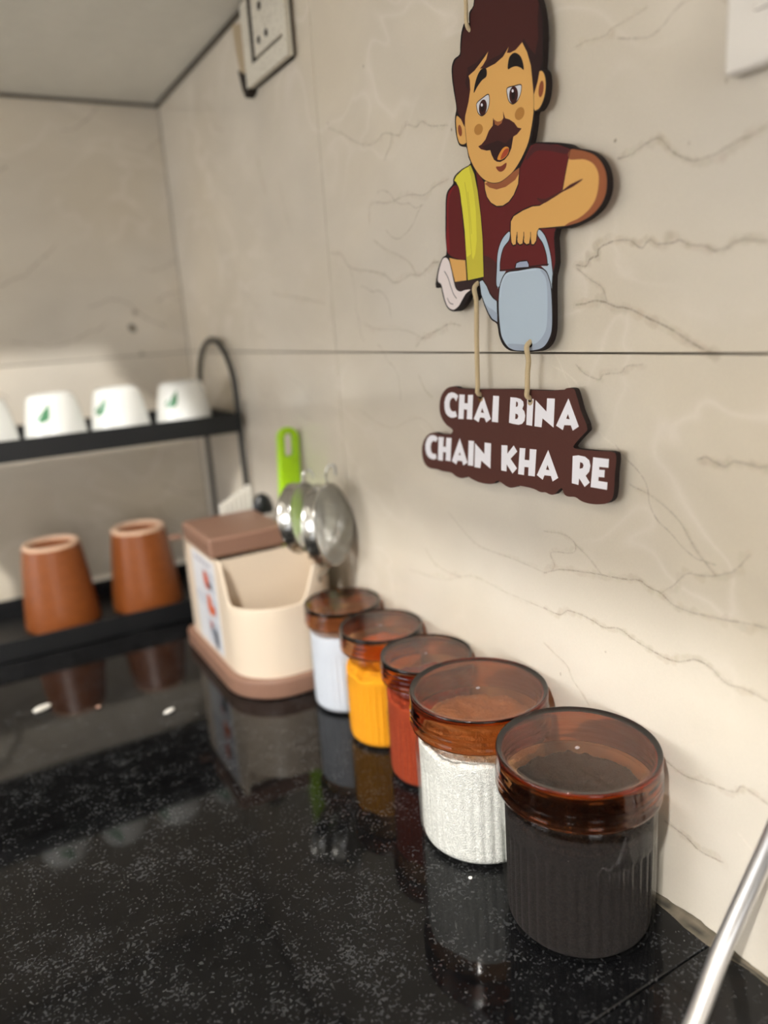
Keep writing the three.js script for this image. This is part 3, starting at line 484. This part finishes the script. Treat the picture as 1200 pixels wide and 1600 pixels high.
const jarSpots = [
  [-0.0505, 0.9313, 0.05, 0.1185, 42], [-0.0524, 0.8323, 0.05, 0.1185, 42],
  [-0.0402, 0.7430, 0.0384, 0.1095, 36], [-0.0405, 0.6668, 0.0384, 0.1095, 36], [-0.0406, 0.5880, 0.0384, 0.1095, 36],
];
const jarLabels = ['large ribbed glass jar of dark tea with amber lid', 'large ribbed glass jar of white sugar with amber lid', 'small ribbed glass jar of red chilli powder with amber lid', 'small ribbed glass jar of yellow turmeric with amber lid', 'small ribbed glass jar of fine white salt with amber lid'];
const jars = jarSpots.map((s, k) => makeJar(jarLabels[k], 'ribbed jars in a row along the wall', ...s));
// what the jars hold: a body of grains with an uneven, sloping top
function filling(name, label, category, k, top, tilt, tiltDir, rough, mat, seed, edgeWave = 0.002) {
  const [x, z] = jarSpots[k], rr = jars[k].inner * 0.997, ribs = jarSpots[k][4], nT = ribs * 6, ribY = jars[k].rib, nR = 26, pos = [], idx = [], y0 = 0.0018;
  const topY = (a, q) => top + tilt * (q / rr) * Math.cos(a - tiltDir) + edgeWave * fbm(Math.cos(a) * q * 60 + seed, Math.sin(a) * q * 60, 3, 3) * 2 + rough * (noise(Math.cos(a) * q * 900 + seed, Math.sin(a) * q * 900, 1) + noise(Math.cos(a) * q * 2100, Math.sin(a) * q * 2100 + seed, 4) * 0.6);
  for (let i = 0; i <= nT; i++) {
    const a = i / nT * Math.PI * 2, ty = topY(a, rr);
    const col = [[0, y0], [rr * 0.93, y0], [rr * 0.985, y0 + 0.003]];
    for (let q = 0; q < 26; q++) { const y = y0 + 0.006 + (ty - y0 - 0.007) * q / 25; const fl = 0.0011 * (1 - Math.abs(Math.sin(ribs * a / 2))) * (1 - smooth(ribY - 0.002, ribY + 0.001, y)); col.push([rr * (1 - rough * 1.5 * Math.abs(noise(a * 30, y * 700, seed))) - fl, y]); }
    col.push([rr * 0.985, ty]);
    for (let q = nR - 1; q >= 0; q--) { const r = rr * 0.97 * q / nR; col.push([r, topY(a, r)]); }
    for (const [r, y] of col) pos.push(r * Math.sin(a), y, r * Math.cos(a));
  }
  const n = pos.length / 3 / (nT + 1);
  for (let i = 0; i < nT; i++) for (let q = 0; q < n - 1; q++) { const a = i * n + q, b = a + n; idx.push(a, b, a + 1, b, b + 1, a + 1); }
  let g = new THREE.BufferGeometry(); g.setAttribute('position', new THREE.Float32BufferAttribute(pos, 3)); g.setIndex(idx); g = mergeVertices(g, 1e-6); g.computeVertexNormals();
  setUV(g, (px, py, pz) => { const a = Math.atan2(px, pz), r = Math.hypot(px, pz); return py > top - 0.012 && r < rr * 0.9 ? [px / 0.06, pz / 0.06] : [Math.abs(a) * rr / 0.06, py / 0.06]; });
  const m = mesh(name, g, mat); m.position.set(x, 0, z); tag(m, label, category, null, 'stuff'); return m;
}
function grainMat(base, vary, grain, seed, rough = 0.8, bump = 0.0008) {
  const R = rng(seed), N = 512, cells = []; const G = Math.round(N / grain);
  for (let k = 0; k < G * G; k++) cells.push([R(), R(), R()]);
  const f = (u, v) => { let best = 9, sec = 9, id = 0; const cx = Math.floor(u * G), cy = Math.floor(v * G); for (let j = -1; j < 2; j++) for (let i = -1; i < 2; i++) { const k = ((cy + j + G) % G) * G + (cx + i + G) % G, c = cells[k], dx = cx + i + c[0] - u * G, dy = cy + j + c[1] - v * G, dd = Math.hypot(dx, dy); if (dd < best) { sec = best; best = dd; id = k; } else if (dd < sec) sec = dd; } return [cells[id][2], sec - best]; };
  const col = dataTex(N, N, (u, v) => { const [t, e] = f(u, v), s = (t - 0.5) * vary; return base.map((b) => b + s); });
  const hgt = dataTex(N, N, (u, v) => { const [t, e] = f(u, v), h = clamp(e * 1.6, 0, 1) * 150 + t * 100; return [h, h, h]; }, false);
  return std({ map: col, bumpMap: hgt, bumpScale: bump, roughness: rough });
}
const teaMat = grainMat([19, 8, 4], 20, 9, 1, 1.0), sugarMat = grainMat([238, 237, 231], 28, 9, 2, 0.4, 0.0008), chilliMat = grainMat([152, 52, 10], 26, 5, 3, 0.9, 0.0004), turmericMat = grainMat([236, 158, 8], 14, 4, 4, 0.9, 0.0003), saltMat = grainMat([208, 213, 224], 8, 4, 5, 0.7, 0.0002);
filling('tea_leaves', 'dark brown tea granules filling the large jar', 'tea', 0, 0.080, 0.004, 2.6, 0.0008, teaMat, 1.3, 0.004);
const sugarTop = filling('sugar', 'coarse white sugar filling the large jar', 'sugar', 1, 0.0835, 0.003, 2.4, 0.0008, sugarMat, 4.1, 0.003);
filling('chilli_powder', 'orange red chilli powder filling the small jar', 'spice', 2, 0.074, 0.003, 3.2, 0.0005, chilliMat, 7.7, 0.006);
filling('turmeric', 'bright yellow turmeric powder filling the small jar', 'spice', 3, 0.074, 0.006, 2.2, 0.0004, turmericMat, 9.2, 0.004);
filling('salt', 'fine white salt filling the small jar', 'salt', 4, 0.080, 0.001, 0, 0.0002, saltMat, 12.0, 0.001);

// ---------- two-tier black rack with cups ----------
{
  const t = thing('cup_rack', 'black metal two tier rack standing against the back wall', 'rack', [0, 0, 0]);
  const xr = -0.0105, zf = 0.25, zb = 0.075, xl = -0.43;
  const tray = (name, y0, h) => {
    const tr = mesh(name, rbox(xl, xr - 0.005, y0 + 0.001, y0 + 0.0035, zb, zf - 0.002, 0.001), M.blackMetal, t);
    mesh('front_rail', rbox(xl, xr - 0.004, y0, y0 + h, zf - 0.0022, zf, 0.0009), M.blackMetal, tr);
    mesh('back_rail', rbox(xl, xr - 0.004, y0, y0 + h, zb - 0.002, zb + 0.0002, 0.0009), M.blackMetal, tr);
    mesh('side_rail', rbox(xr - 0.0065, xr - 0.0042, y0, y0 + h, zb, zf, 0.0009), M.blackMetal, tr);
    mesh('side_rail', rbox(xl - 0.002, xl + 0.0003, y0, y0 + h, zb, zf, 0.0009), M.blackMetal, tr);
  };
  tray('upper_tray', 0.2455, 0.026); tray('lower_tray', 0.0012, 0.026);
  for (const x of [xr, xl - 0.006]) {
    const pts = [[x, 0.001, zf - 0.006]]; for (const y of [0.1, 0.2, 0.27, 0.29]) pts.push([x, y, zf - 0.006]);
    for (let k = 1; k < 12; k++) { const a = k / 12 * Math.PI; pts.push([x, 0.292 + 0.077 * Math.sin(a), (zf + zb) / 2 + (zf - zb - 0.01) / 2 * Math.cos(a)]); }
    for (const y of [0.29, 0.27, 0.2, 0.1, 0.001]) pts.push([x, y, zb + 0.005]);
    mesh('hoop', tube(pts, 0.0038, 90, 10), M.blackMetal, t);
  }
}
const leafTex = canvasTex(1024, 256, (g, w, h) => {
  g.fillStyle = '#f2f2ee'; g.fillRect(0, 0, w, h);
  g.translate(0, -52); g.fillStyle = '#4f8560'; g.beginPath(); g.moveTo(470, 168); g.quadraticCurveTo(500, 150, 512, 122); g.quadraticCurveTo(535, 110, 552, 84); g.quadraticCurveTo(560, 130, 545, 160); g.quadraticCurveTo(510, 178, 470, 168); g.fill();
  g.beginPath(); g.moveTo(462, 160); g.quadraticCurveTo(470, 135, 500, 128); g.quadraticCurveTo(492, 152, 462, 160); g.fill();
});
const cupWhite = phys({ map: leafTex, roughness: 0.14, clearcoat: 0.5 }), cupPlain = phys({ color: '#f0f0ec', roughness: 0.14, clearcoat: 0.5 });
function whiteCup(u, turn, label) {   // stands upside down on its rim, near the front rail
  const z = 0.203, x = hit(u, 640, 2, z).x;
  const t = thing('white_cup', label, 'cup', [x, 0.2492, z], turn, 'white cups upside down on the upper tray');
  const H = 0.064, P = [[0.0395, 0.0003], [0.0415, 0.0006], [0.0420, 0.0025], [0.0410, 0.012], [0.0385, 0.028], [0.0355, 0.044], [0.0325, 0.056], [0.0300, 0.0615], [0.0275, 0.0625], [0.0265, 0.064], [0.0235, 0.064], [0.0225, 0.0615], [0, 0.0612]];
  { const g = lathe(P, 64), u = g.attributes.uv, p = g.attributes.position; for (let k = 0; k < u.count; k++) u.setY(k, p.getY(k) / H); mesh('cup_body', g.rotateY(Math.PI), cupWhite, t); } t.scale.set(0.93, 1.08, 0.93);
  mesh('cup_inside', lathe([[0.0395, 0.0003], [0.0385, 0.0025], [0.036, 0.025], [0.031, 0.05], [0, 0.056]], 48), cupPlain, t);
  mesh('handle', tube([[0, 0.014, -0.040], [0, 0.011, -0.052], [0, 0.022, -0.058], [0, 0.040, -0.056], [0, 0.050, -0.048], [0, 0.052, -0.033]], 0.0036, 30, 10).rotateY(-turn), cupPlain, t);
}
whiteCup(287, -0.70, 'white cup upside down on the upper tray beside the hoop');
whiteCup(186, -0.92, 'white cup upside down, second from the rack hoop');
whiteCup(82, -0.48, 'white cup upside down, third from the rack hoop');
whiteCup(-31, 0.0, 'white cup upside down, fourth from the rack hoop');
const clayTex = dataTex(256, 256, (u, v) => { const n = fbm(u * 20, v * 30, 2, 3) * 12; return [126 + n, 67 + n * 0.8, 26 + n * 0.5]; });
const clay = phys({ map: clayTex, roughness: 0.4 }), clayRing = std({ color: '#c9a78d', roughness: 0.7 });
function tumbler(x, z, label) {
  const t = thing('brown_tumbler', label, 'tumbler', [x, 0.0049, z], 0, 'brown tumblers upside down on the lower tray');
  const P = [[0.0465, 0.0003], [0.0485, 0.001], [0.0488, 0.004], [0.0475, 0.018], [0.0440, 0.055], [0.0400, 0.090], [0.0375, 0.1085], [0.0368, 0.1115]];
  mesh('tumbler_body', lathe(P, 64), clay, t);
  mesh('tumbler_inside', lathe([[0.0465, 0.0003], [0.045, 0.004], [0.0405, 0.055], [0.036, 0.1], [0, 0.105]], 48), clay, t);
  mesh('foot_ring', lathe([[0.0368, 0.1112], [0.0362, 0.1145], [0.0345, 0.1158], [0.0305, 0.1155], [0.0285, 0.1135], [0.0282, 0.1115]], 64), clayRing, t).userData.label = 'unglazed pale foot ring';
  mesh('recessed_base', lathe([[0.0284, 0.1118], [0.0270, 0.1085], [0, 0.1080]], 48), clay, t);
}
tumbler(-0.2635, 0.158, 'brown upside-down tumbler with pale foot ring, farther from the hoop');
tumbler(-0.1480, 0.158, 'brown upside-down tumbler with pale foot ring, beside the cutlery holder');

// ---------- cutlery holder ----------
{
  const t = thing('cutlery_holder', 'cream plastic cutlery holder with brown lid and base tray', 'cutlery holder', [0, 0, 0]);
  const rr = (x0, x1, z0, z1, rb, rf, n = 14) => { const P = [], arc = (cx, cz, r, a0) => { for (let k = 0; k <= n; k++) { const a = a0 + Math.PI / 2 * k / n; P.push([cx + r * Math.cos(a), cz + r * Math.sin(a)]); } }; arc(x1 - rf, z1 - rf, rf, 0); arc(x0 + rf, z1 - rf, rf, Math.PI / 2); arc(x0 + rb, z0 + rb, rb, Math.PI); arc(x1 - rb, z0 + rb, rb, Math.PI * 1.5); return P; };
  const dense = (P, step = 0.003) => { const O = []; P.forEach((p, k) => { const q = P[(k + 1) % P.length], L = Math.hypot(q[0] - p[0], q[1] - p[1]), m = Math.max(1, Math.round(L / step)); for (let i = 0; i < m; i++) O.push([p[0] + (q[0] - p[0]) * i / m, p[1] + (q[1] - p[1]) * i / m]); }); return O; };
  const plate = (P, y0, y1, b) => new THREE.ExtrudeGeometry(new THREE.Shape(P.map(([x, z]) => new THREE.Vector2(x, -z))), { depth: y1 - y0 - 2 * b, bevelEnabled: true, bevelSize: b, bevelThickness: b, bevelSegments: 3, bevelOffset: -b }).rotateX(-Math.PI / 2).translate(0, y0 + b, 0);
  mesh('base_tray', plate(rr(-0.139, -0.008, 0.320, 0.5488, 0.02, 0.06), 0.0004, 0.021, 0.003), M.brownPlastic, t).userData.label = 'brown base tray';
  const x0 = -0.131, x1 = -0.014, z0 = 0.333, z1 = 0.541, y0 = 0.0205;
  const rim = (x, z) => { const d1 = smooth(0.478, 0.500, z) * (1 - smooth(-0.066, -0.038, x)); return 0.142 - 0.044 * d1; };
  const shellWall = (P, inset) => { const n = P.length; return P.map(([x, z], k) => { const a = P[(k + n - 1) % n], b = P[(k + 1) % n], tx = b[0] - a[0], tz = b[1] - a[1], L = Math.hypot(tx, tz); return [x - tz / L * inset, z + tx / L * inset]; }); };
  const P = dense(rr(x0, x1, z0, z1, 0.012, 0.053)), Q = shellWall(P, 0.0035), pos = [], idx = [], n = P.length;
  const lev = 8;
  P.forEach(([x, z], k) => { const h = rim(x, z), q = Q[k], f = 0.0012; const mid = [(x + q[0]) / 2, (z + q[1]) / 2]; for (let i = 0; i < lev; i++) { const y = y0 + (h - f - y0) * i / (lev - 1); pos.push(x, y, z); } pos.push(x * 0.75 + q[0] * 0.25, h, z * 0.75 + q[1] * 0.25, x * 0.25 + q[0] * 0.75, h, z * 0.25 + q[1] * 0.75); for (let i = lev - 1; i >= 0; i--) { const y = y0 + 0.002 + (h - f - y0 - 0.002) * i / (lev - 1); pos.push(q[0], y, q[1]); } });
  const c = lev * 2 + 2;
  for (let k = 0; k < n; k++) for (let i = 0; i < c - 1; i++) { const a = k * c + i, b = ((k + 1) % n) * c + i; idx.push(a, a + 1, b, b, a + 1, b + 1); }
  const g = new THREE.BufferGeometry(); g.setAttribute('position', new THREE.Float32BufferAttribute(pos, 3)); g.setIndex(idx); g.computeVertexNormals();
  mesh('basket', g, M.creamPlastic, t).material.side = THREE.DoubleSide;
  mesh('basket_floor', plate(rr(x0 + 0.004, x1 - 0.004, z0 + 0.004, z1 - 0.004, 0.01, 0.05), 0.0225, 0.0255, 0.001), M.creamPlastic, t);
  mesh('divider', box(x0 + 0.004, x1 - 0.004, 0.026, 0.139, 0.462, 0.465), M.creamPlastic, t);
  mesh('divider', box(-0.05, -0.048, 0.026, 0.136, 0.372, 0.4615), M.creamPlastic, t);
  const lid = mesh('lid', rbox(-0.136, -0.046, 0.1432, 0.166, 0.366, 0.470, 0.004, 4), M.brownPlastic, t); lid.userData.label = 'brown hinged lid';
  mesh('lid_tab', rbox(-0.151, -0.137, 0.145, 0.149, 0.352, 0.366, 0.0015), M.brownPlastic, lid);
  mesh('lid_groove', box(-0.1364, -0.1358, 0.154, 0.1552, 0.372, 0.464), std({ color: '#5f4638', roughness: 0.7 }), lid);
  const labelTex = canvasTex(256, 300, (q, w, h) => {
    const R = rng(77); q.fillStyle = '#d9dade'; q.fillRect(0, 0, w, h);
    const blob = (x, y, rx, ry, col) => { q.fillStyle = col; q.beginPath(); q.ellipse(x, y, rx, ry, R() * 2, 0, 7); q.fill(); };
    q.fillStyle = '#9a9aa6'; for (let k = 0; k < 5; k++) q.fillRect(40 + k * 36, 14, 24, 12);
    q.fillStyle = '#bfc3cc'; q.fillRect(110, 40, 130, 70); q.fillRect(110, 120, 130, 70); q.fillRect(110, 200, 130, 90);
    blob(150, 75, 32, 26, '#c9542e'); blob(185, 88, 20, 12, '#4a4d55'); blob(160, 155, 36, 26, '#d8693a'); blob(200, 165, 16, 18, '#c9542e'); blob(160, 235, 30, 20, '#7d828e'); blob(190, 262, 34, 22, '#3f4550'); blob(150, 222, 14, 10, '#c9542e'); blob(60, 150, 24, 60, '#c6cad2');
  });
  mesh('paper_label', setUV(box(x0 - 0.0006, x0 - 0.0001, 0.026, 0.136, 0.376, 0.462), (x, y, z) => [(z - 0.376) / 0.086, (y - 0.026) / 0.11]), std({ map: labelTex, roughness: 0.4 }), t).userData.label = 'printed white label with orange pictures';
}
{ // things standing in the holder
  const s = thing('spatula', 'lime green plastic spatula handle standing in the cutlery holder', 'spatula', [-0.028, 0.027, 0.425]);
  const sh = new THREE.Shape(); sh.moveTo(-0.011, 0); sh.lineTo(-0.0135, 0.13); sh.lineTo(-0.0125, 0.222); sh.absarc(0.0005, 0.228, 0.0132, Math.PI, 0, true); sh.lineTo(0.0135, 0.13); sh.lineTo(0.011, 0); sh.closePath();
  const ho = new THREE.Path(); ho.absarc(0.0005, 0.229, 0.0048, 0, Math.PI, false); ho.absarc(0.0005, 0.212, 0.0048, Math.PI, Math.PI * 2, false); ho.closePath(); sh.holes.push(ho);
  mesh('handle', new THREE.ExtrudeGeometry(sh, { depth: 0.005, bevelEnabled: true, bevelSize: 0.0025, bevelThickness: 0.0025, bevelSegments: 4, bevelOffset: -0.0025 }).translate(0, 0, -0.0025).rotateZ(-0.05), phys({ color: '#a6d609', roughness: 0.3 }), s);
  const w = thing('pastry_brush', 'white ribbed plastic brush standing behind the brown lid', 'brush', [-0.062, 0.028, 0.350]);
  const rib = []; for (let k = 0; k < 7; k++) rib.push(box(-0.021 + k * 0.006, -0.017 + k * 0.006, 0.095, 0.146 + k * 0.003, -0.004, 0.004));
  mesh('bristle_block', mergeGeometries(rib), M.whitePlastic, w); mesh('stem', new THREE.CylinderGeometry(0.005, 0.005, 0.096, 12).translate(0, 0.048, 0), M.whitePlastic, w);
  const l = thing('ladle', 'black nylon ladle with steel stem behind the brown lid', 'ladle', [-0.030, 0.028, 0.351]);
  mesh('stem', tube([[0, 0, 0], [0, 0.08, 0], [-0.004, 0.14, 0.0]], 0.003), M.steel, l);
  mesh('bowl', new THREE.SphereGeometry(0.018, 24, 16, 0, Math.PI * 2, 0, Math.PI * 0.55).scale(0.8, 1.2, 0.55).translate(0.001, 0.13, 0), std({ color: '#17181b', roughness: 0.3 }), l);
}
{ // steel strainers leaning out of the holder
  const wire = std({ color: '#a9a8a2', metalness: 1, roughness: 0.35 });
  function strainer(label, pos, R, dir, sub) {
    const t = thing('steel_strainer', label, 'strainer', pos, 0, 'steel strainers in the cutlery holder');
    const q = new THREE.Quaternion().setFromUnitVectors(new THREE.Vector3(0, 1, 0), v3(dir).normalize());
    const A = (g) => g.applyQuaternion(q);
    mesh('rim_band', A(lathe([[R * 0.965, -0.012], [R, -0.0115], [R * 1.03, -0.0105], [R * 1.03, -0.0085], [R, -0.008], [R, 0.001], [R * 1.02, 0.0015], [R * 1.02, 0.003], [R * 0.97, 0.0035], [R * 0.955, 0.0], [R * 0.965, -0.012]], 64)), M.steel, t);
    const geos = [], N = sub, dep = R * 0.42, y = (r) => 0.002 + dep * (1 - (r / R) ** 2) ;
    for (const ax of [0, 1]) for (let k = 1; k < N; k++) {
      const u = -0.96 + 1.92 * k / N, m = Math.sqrt(0.93 - u * u); if (!(m > 0.05)) continue; const pts = [];
      for (let i = 0; i <= 10; i++) { const v = -m + 2 * m * i / 10, a = u * R, b = v * R, h = y(Math.hypot(a, b)) + (ax ? 0.00025 : -0.00025) * Math.cos(i * Math.PI); pts.push(ax ? [a, h, b] : [b, h, a]); }
      geos.push(new THREE.TubeGeometry(new THREE.CatmullRomCurve3(pts.map(v3)), 10, 0.00042, 4));
    }
    const gm = A(mergeGeometries(geos)); const mm = mesh('wire_mesh', gm, wire, t); mm.userData.kind = 'stuff';
    return { t, q };
  }
  const dir = [0.62, 0.12, 0.77];
  const a = strainer('large round steel mesh strainer leaning out of the cutlery holder', [-0.031, 0.181, 0.557], 0.0415, dir, 66);
  const b = strainer('smaller steel strainer nested behind the large one', [-0.050, 0.188, 0.536], 0.036, dir, 40);
  const hook = (t, x, y) => mesh('hook', tube([[x, y, 0.0], [x - 0.002, y + 0.010, 0.002], [x + 0.001, y + 0.018, 0.004], [x + 0.006, y + 0.018, 0.006], [x + 0.007, y + 0.008, 0.006]], 0.0013, 30, 8), M.steel, t);
  hook(a.t, 0.0, 0.043); 
  mesh('handle', tube([[-0.004, -0.040, 0.002], [-0.006, -0.052, -0.010], [-0.008, -0.060, -0.022], [-0.008, -0.070, -0.028]], 0.0028, 24, 10), M.steel, a.t);
  mesh('handle', tube([[-0.002, -0.034, 0.002], [0.002, -0.039, -0.001], [0.003, -0.043, -0.003], [0.004, -0.046, -0.005]], 0.0026, 24, 10), M.steel, b.t);
  mesh('hook', tube([[0.0, 0.036, 0], [0.004, 0.046, -0.002], [0.010, 0.048, -0.001], [0.013, 0.040, 0.002]], 0.0013, 30, 8), M.steel, b.t);
}

// ---------- electrical boxes on the wall ----------
{
  const dirty = std({ map: (() => { const R = rng(41); return canvasTex(256, 256, (g) => { g.fillStyle = '#ddd6c6'; g.fillRect(0, 0, 256, 256); for (let k = 0; k < 500; k++) { g.fillStyle = `rgba(70,50,30,${R() * 0.16})`; g.beginPath(); g.ellipse(R() * 256, R() * 256, 1 + R() * 9, 1 + R() * 4, R() * 3, 0, 7); g.fill(); } }); })(), roughness: 0.6 });
  const dark = std({ color: '#2c231b', roughness: 0.9 });
  const z0 = 0.393, z1 = 0.506, y0 = 0.630, y1 = 0.7095;
  const t = thing('switch_box', 'grimy old white switch box under the overhead cabinet', 'switch box', [0, 0, 0]);
  mesh('back_box', box(-0.0050, -0.0004, y0 - 0.0004, y1, z0 - 0.0025, z1 - 0.008), dark, t).userData.label = 'grimy dark gap around the box';
  const cut = (pts, d) => new THREE.ExtrudeGeometry(new THREE.Shape(pts.map(([u, v]) => { const q = hit(u, v, 0, -0.0105); return new THREE.Vector2(q.z, Math.min(q.y, y1)); })), { depth: d - 0.0004, bevelEnabled: false }).translate(0, 0, 0.0004).applyMatrix4(tileXform);
  mesh('plaster_patch', cut([[361, 38], [385, 36], [386.5, 118], [374, 112], [367, 78]], 0.0096), std({ color: '#b3a083', roughness: 0.95 }), t);
  mesh('grime', cut([[371, 110], [386.5, 119], [388, 143], [383, 153], [378, 140]], 0.0102), dark, t);
  const fx = -0.0105, bx = -0.0051;
  mesh('frame', mergeGeometries([box(fx, bx, y0, y0 + 0.018, z0, z1), box(fx, bx, y0 + 0.018, y1, z0, z0 + 0.020), box(fx, bx, y0 + 0.018, y1, z1 - 0.010, z1)]), dirty, t);
  mesh('switch_plate', box(-0.0098, bx, y0 + 0.022, y1, z0 + 0.029, z1 - 0.0105), dirty, t);
  mesh('slot', box(-0.0099, bx, y0 + 0.0182, y1, z0 + 0.0202, z0 + 0.0288), dark, t);
  for (const [r, dy, dz] of [[0.004, 0.062, 0.052], [0.0035, 0.034, 0.043], [0.0035, 0.034, 0.064]]) mesh('socket_hole', new THREE.CylinderGeometry(r, r, 0.0012, 16).rotateZ(Math.PI / 2).translate(-0.0099, y0 + dy, z0 + dz), dark, t);
  // clean switch plate by the right edge of the view
  const a = hit(1128, 122, 0, -0.010), s = thing('wall_switch', 'clean white wall switch plate right of the wall hanging', 'switch plate', [0, 0, 0]);
  const white = phys({ color: '#e6e0d8', roughness: 0.3 });
  mesh('frame', rbox(-0.010, -0.0004, a.y, a.y + 0.15, a.z, a.z + 0.15, 0.003, 4), white, s);
  mesh('switch_module', rbox(-0.0118, -0.0101, a.y + 0.022, a.y + 0.128, a.z + 0.016, a.z + 0.134, 0.0008, 3), white, s);
  for (let k = 0; k < 2; k++) mesh('rocker', rbox(-0.0165, -0.0119, a.y + 0.034, a.y + 0.116, a.z + 0.022 + k * 0.055, a.z + 0.072 + k * 0.055, 0.002, 3), white, s);
}
// ---------- steel rod and small bits ----------
{
  const a = hit(1062, 1640, 1, 0.006), m = hit(1132, 1475, 0, -0.036), b = hit(1222, 1272, 0, -0.0075);
  const g = tube([[a.x - 0.012, 0.0055, a.z - 0.003], [a.x, 0.006, a.z], [m.x, m.y, m.z], [b.x, b.y, b.z], [-0.0065, b.y + 0.06, b.z + 0.012], [-0.0062, b.y + 0.13, b.z + 0.02]], 0.0052, 60, 16);
  tag(mesh('steel_rod', g, std({ color: '#dad8d7', metalness: 0.9, roughness: 0.4 })), 'bent silver steel rod leaning on the tiled wall past the tea jar', 'rod');
}
{
  const R = rng(21);
  const crumb = (u, v, r, color, label) => { const q = hit(u, v, 1, 0), g = new THREE.IcosahedronGeometry(r, 2), p = g.attributes.position; for (let k = 0; k < p.count; k++) { const n = 1 + 0.35 * noise(p.getX(k) / r * 1.5 + u, p.getY(k) / r * 1.5, p.getZ(k) / r * 1.5); p.setXYZ(k, p.getX(k) * n * (r > 0.003 ? 2.0 : 1), p.getY(k) * n * 0.5, p.getZ(k) * n); } g.computeVertexNormals(); g.computeBoundingBox(); g.translate(0, -g.boundingBox.min.y + 0.0001, 0); const m = mesh('crumb', g, std({ color, roughness: 0.8 })); m.position.set(q.x, 0, q.z); m.rotation.y = R(); tag(m, label, 'crumb', 'crumbs on the counter'); };
  crumb(66, 1110, 0.0052, '#d9d5cc', 'flat white flake lying on the counter before the rack');
  crumb(265, 1113, 0.0032, '#e6e3dc', 'round white crumb lying on the counter near the cutlery holder');
  crumb(154, 1106, 0.0024, '#b78f7c', 'tiny pinkish crumb lying on the counter before the rack');
  crumb(735, 1373, 0.0014, '#e9e6e0', 'stray sugar grain lying on the counter before the sugar jar');
}
renderer.render(scene, camera);
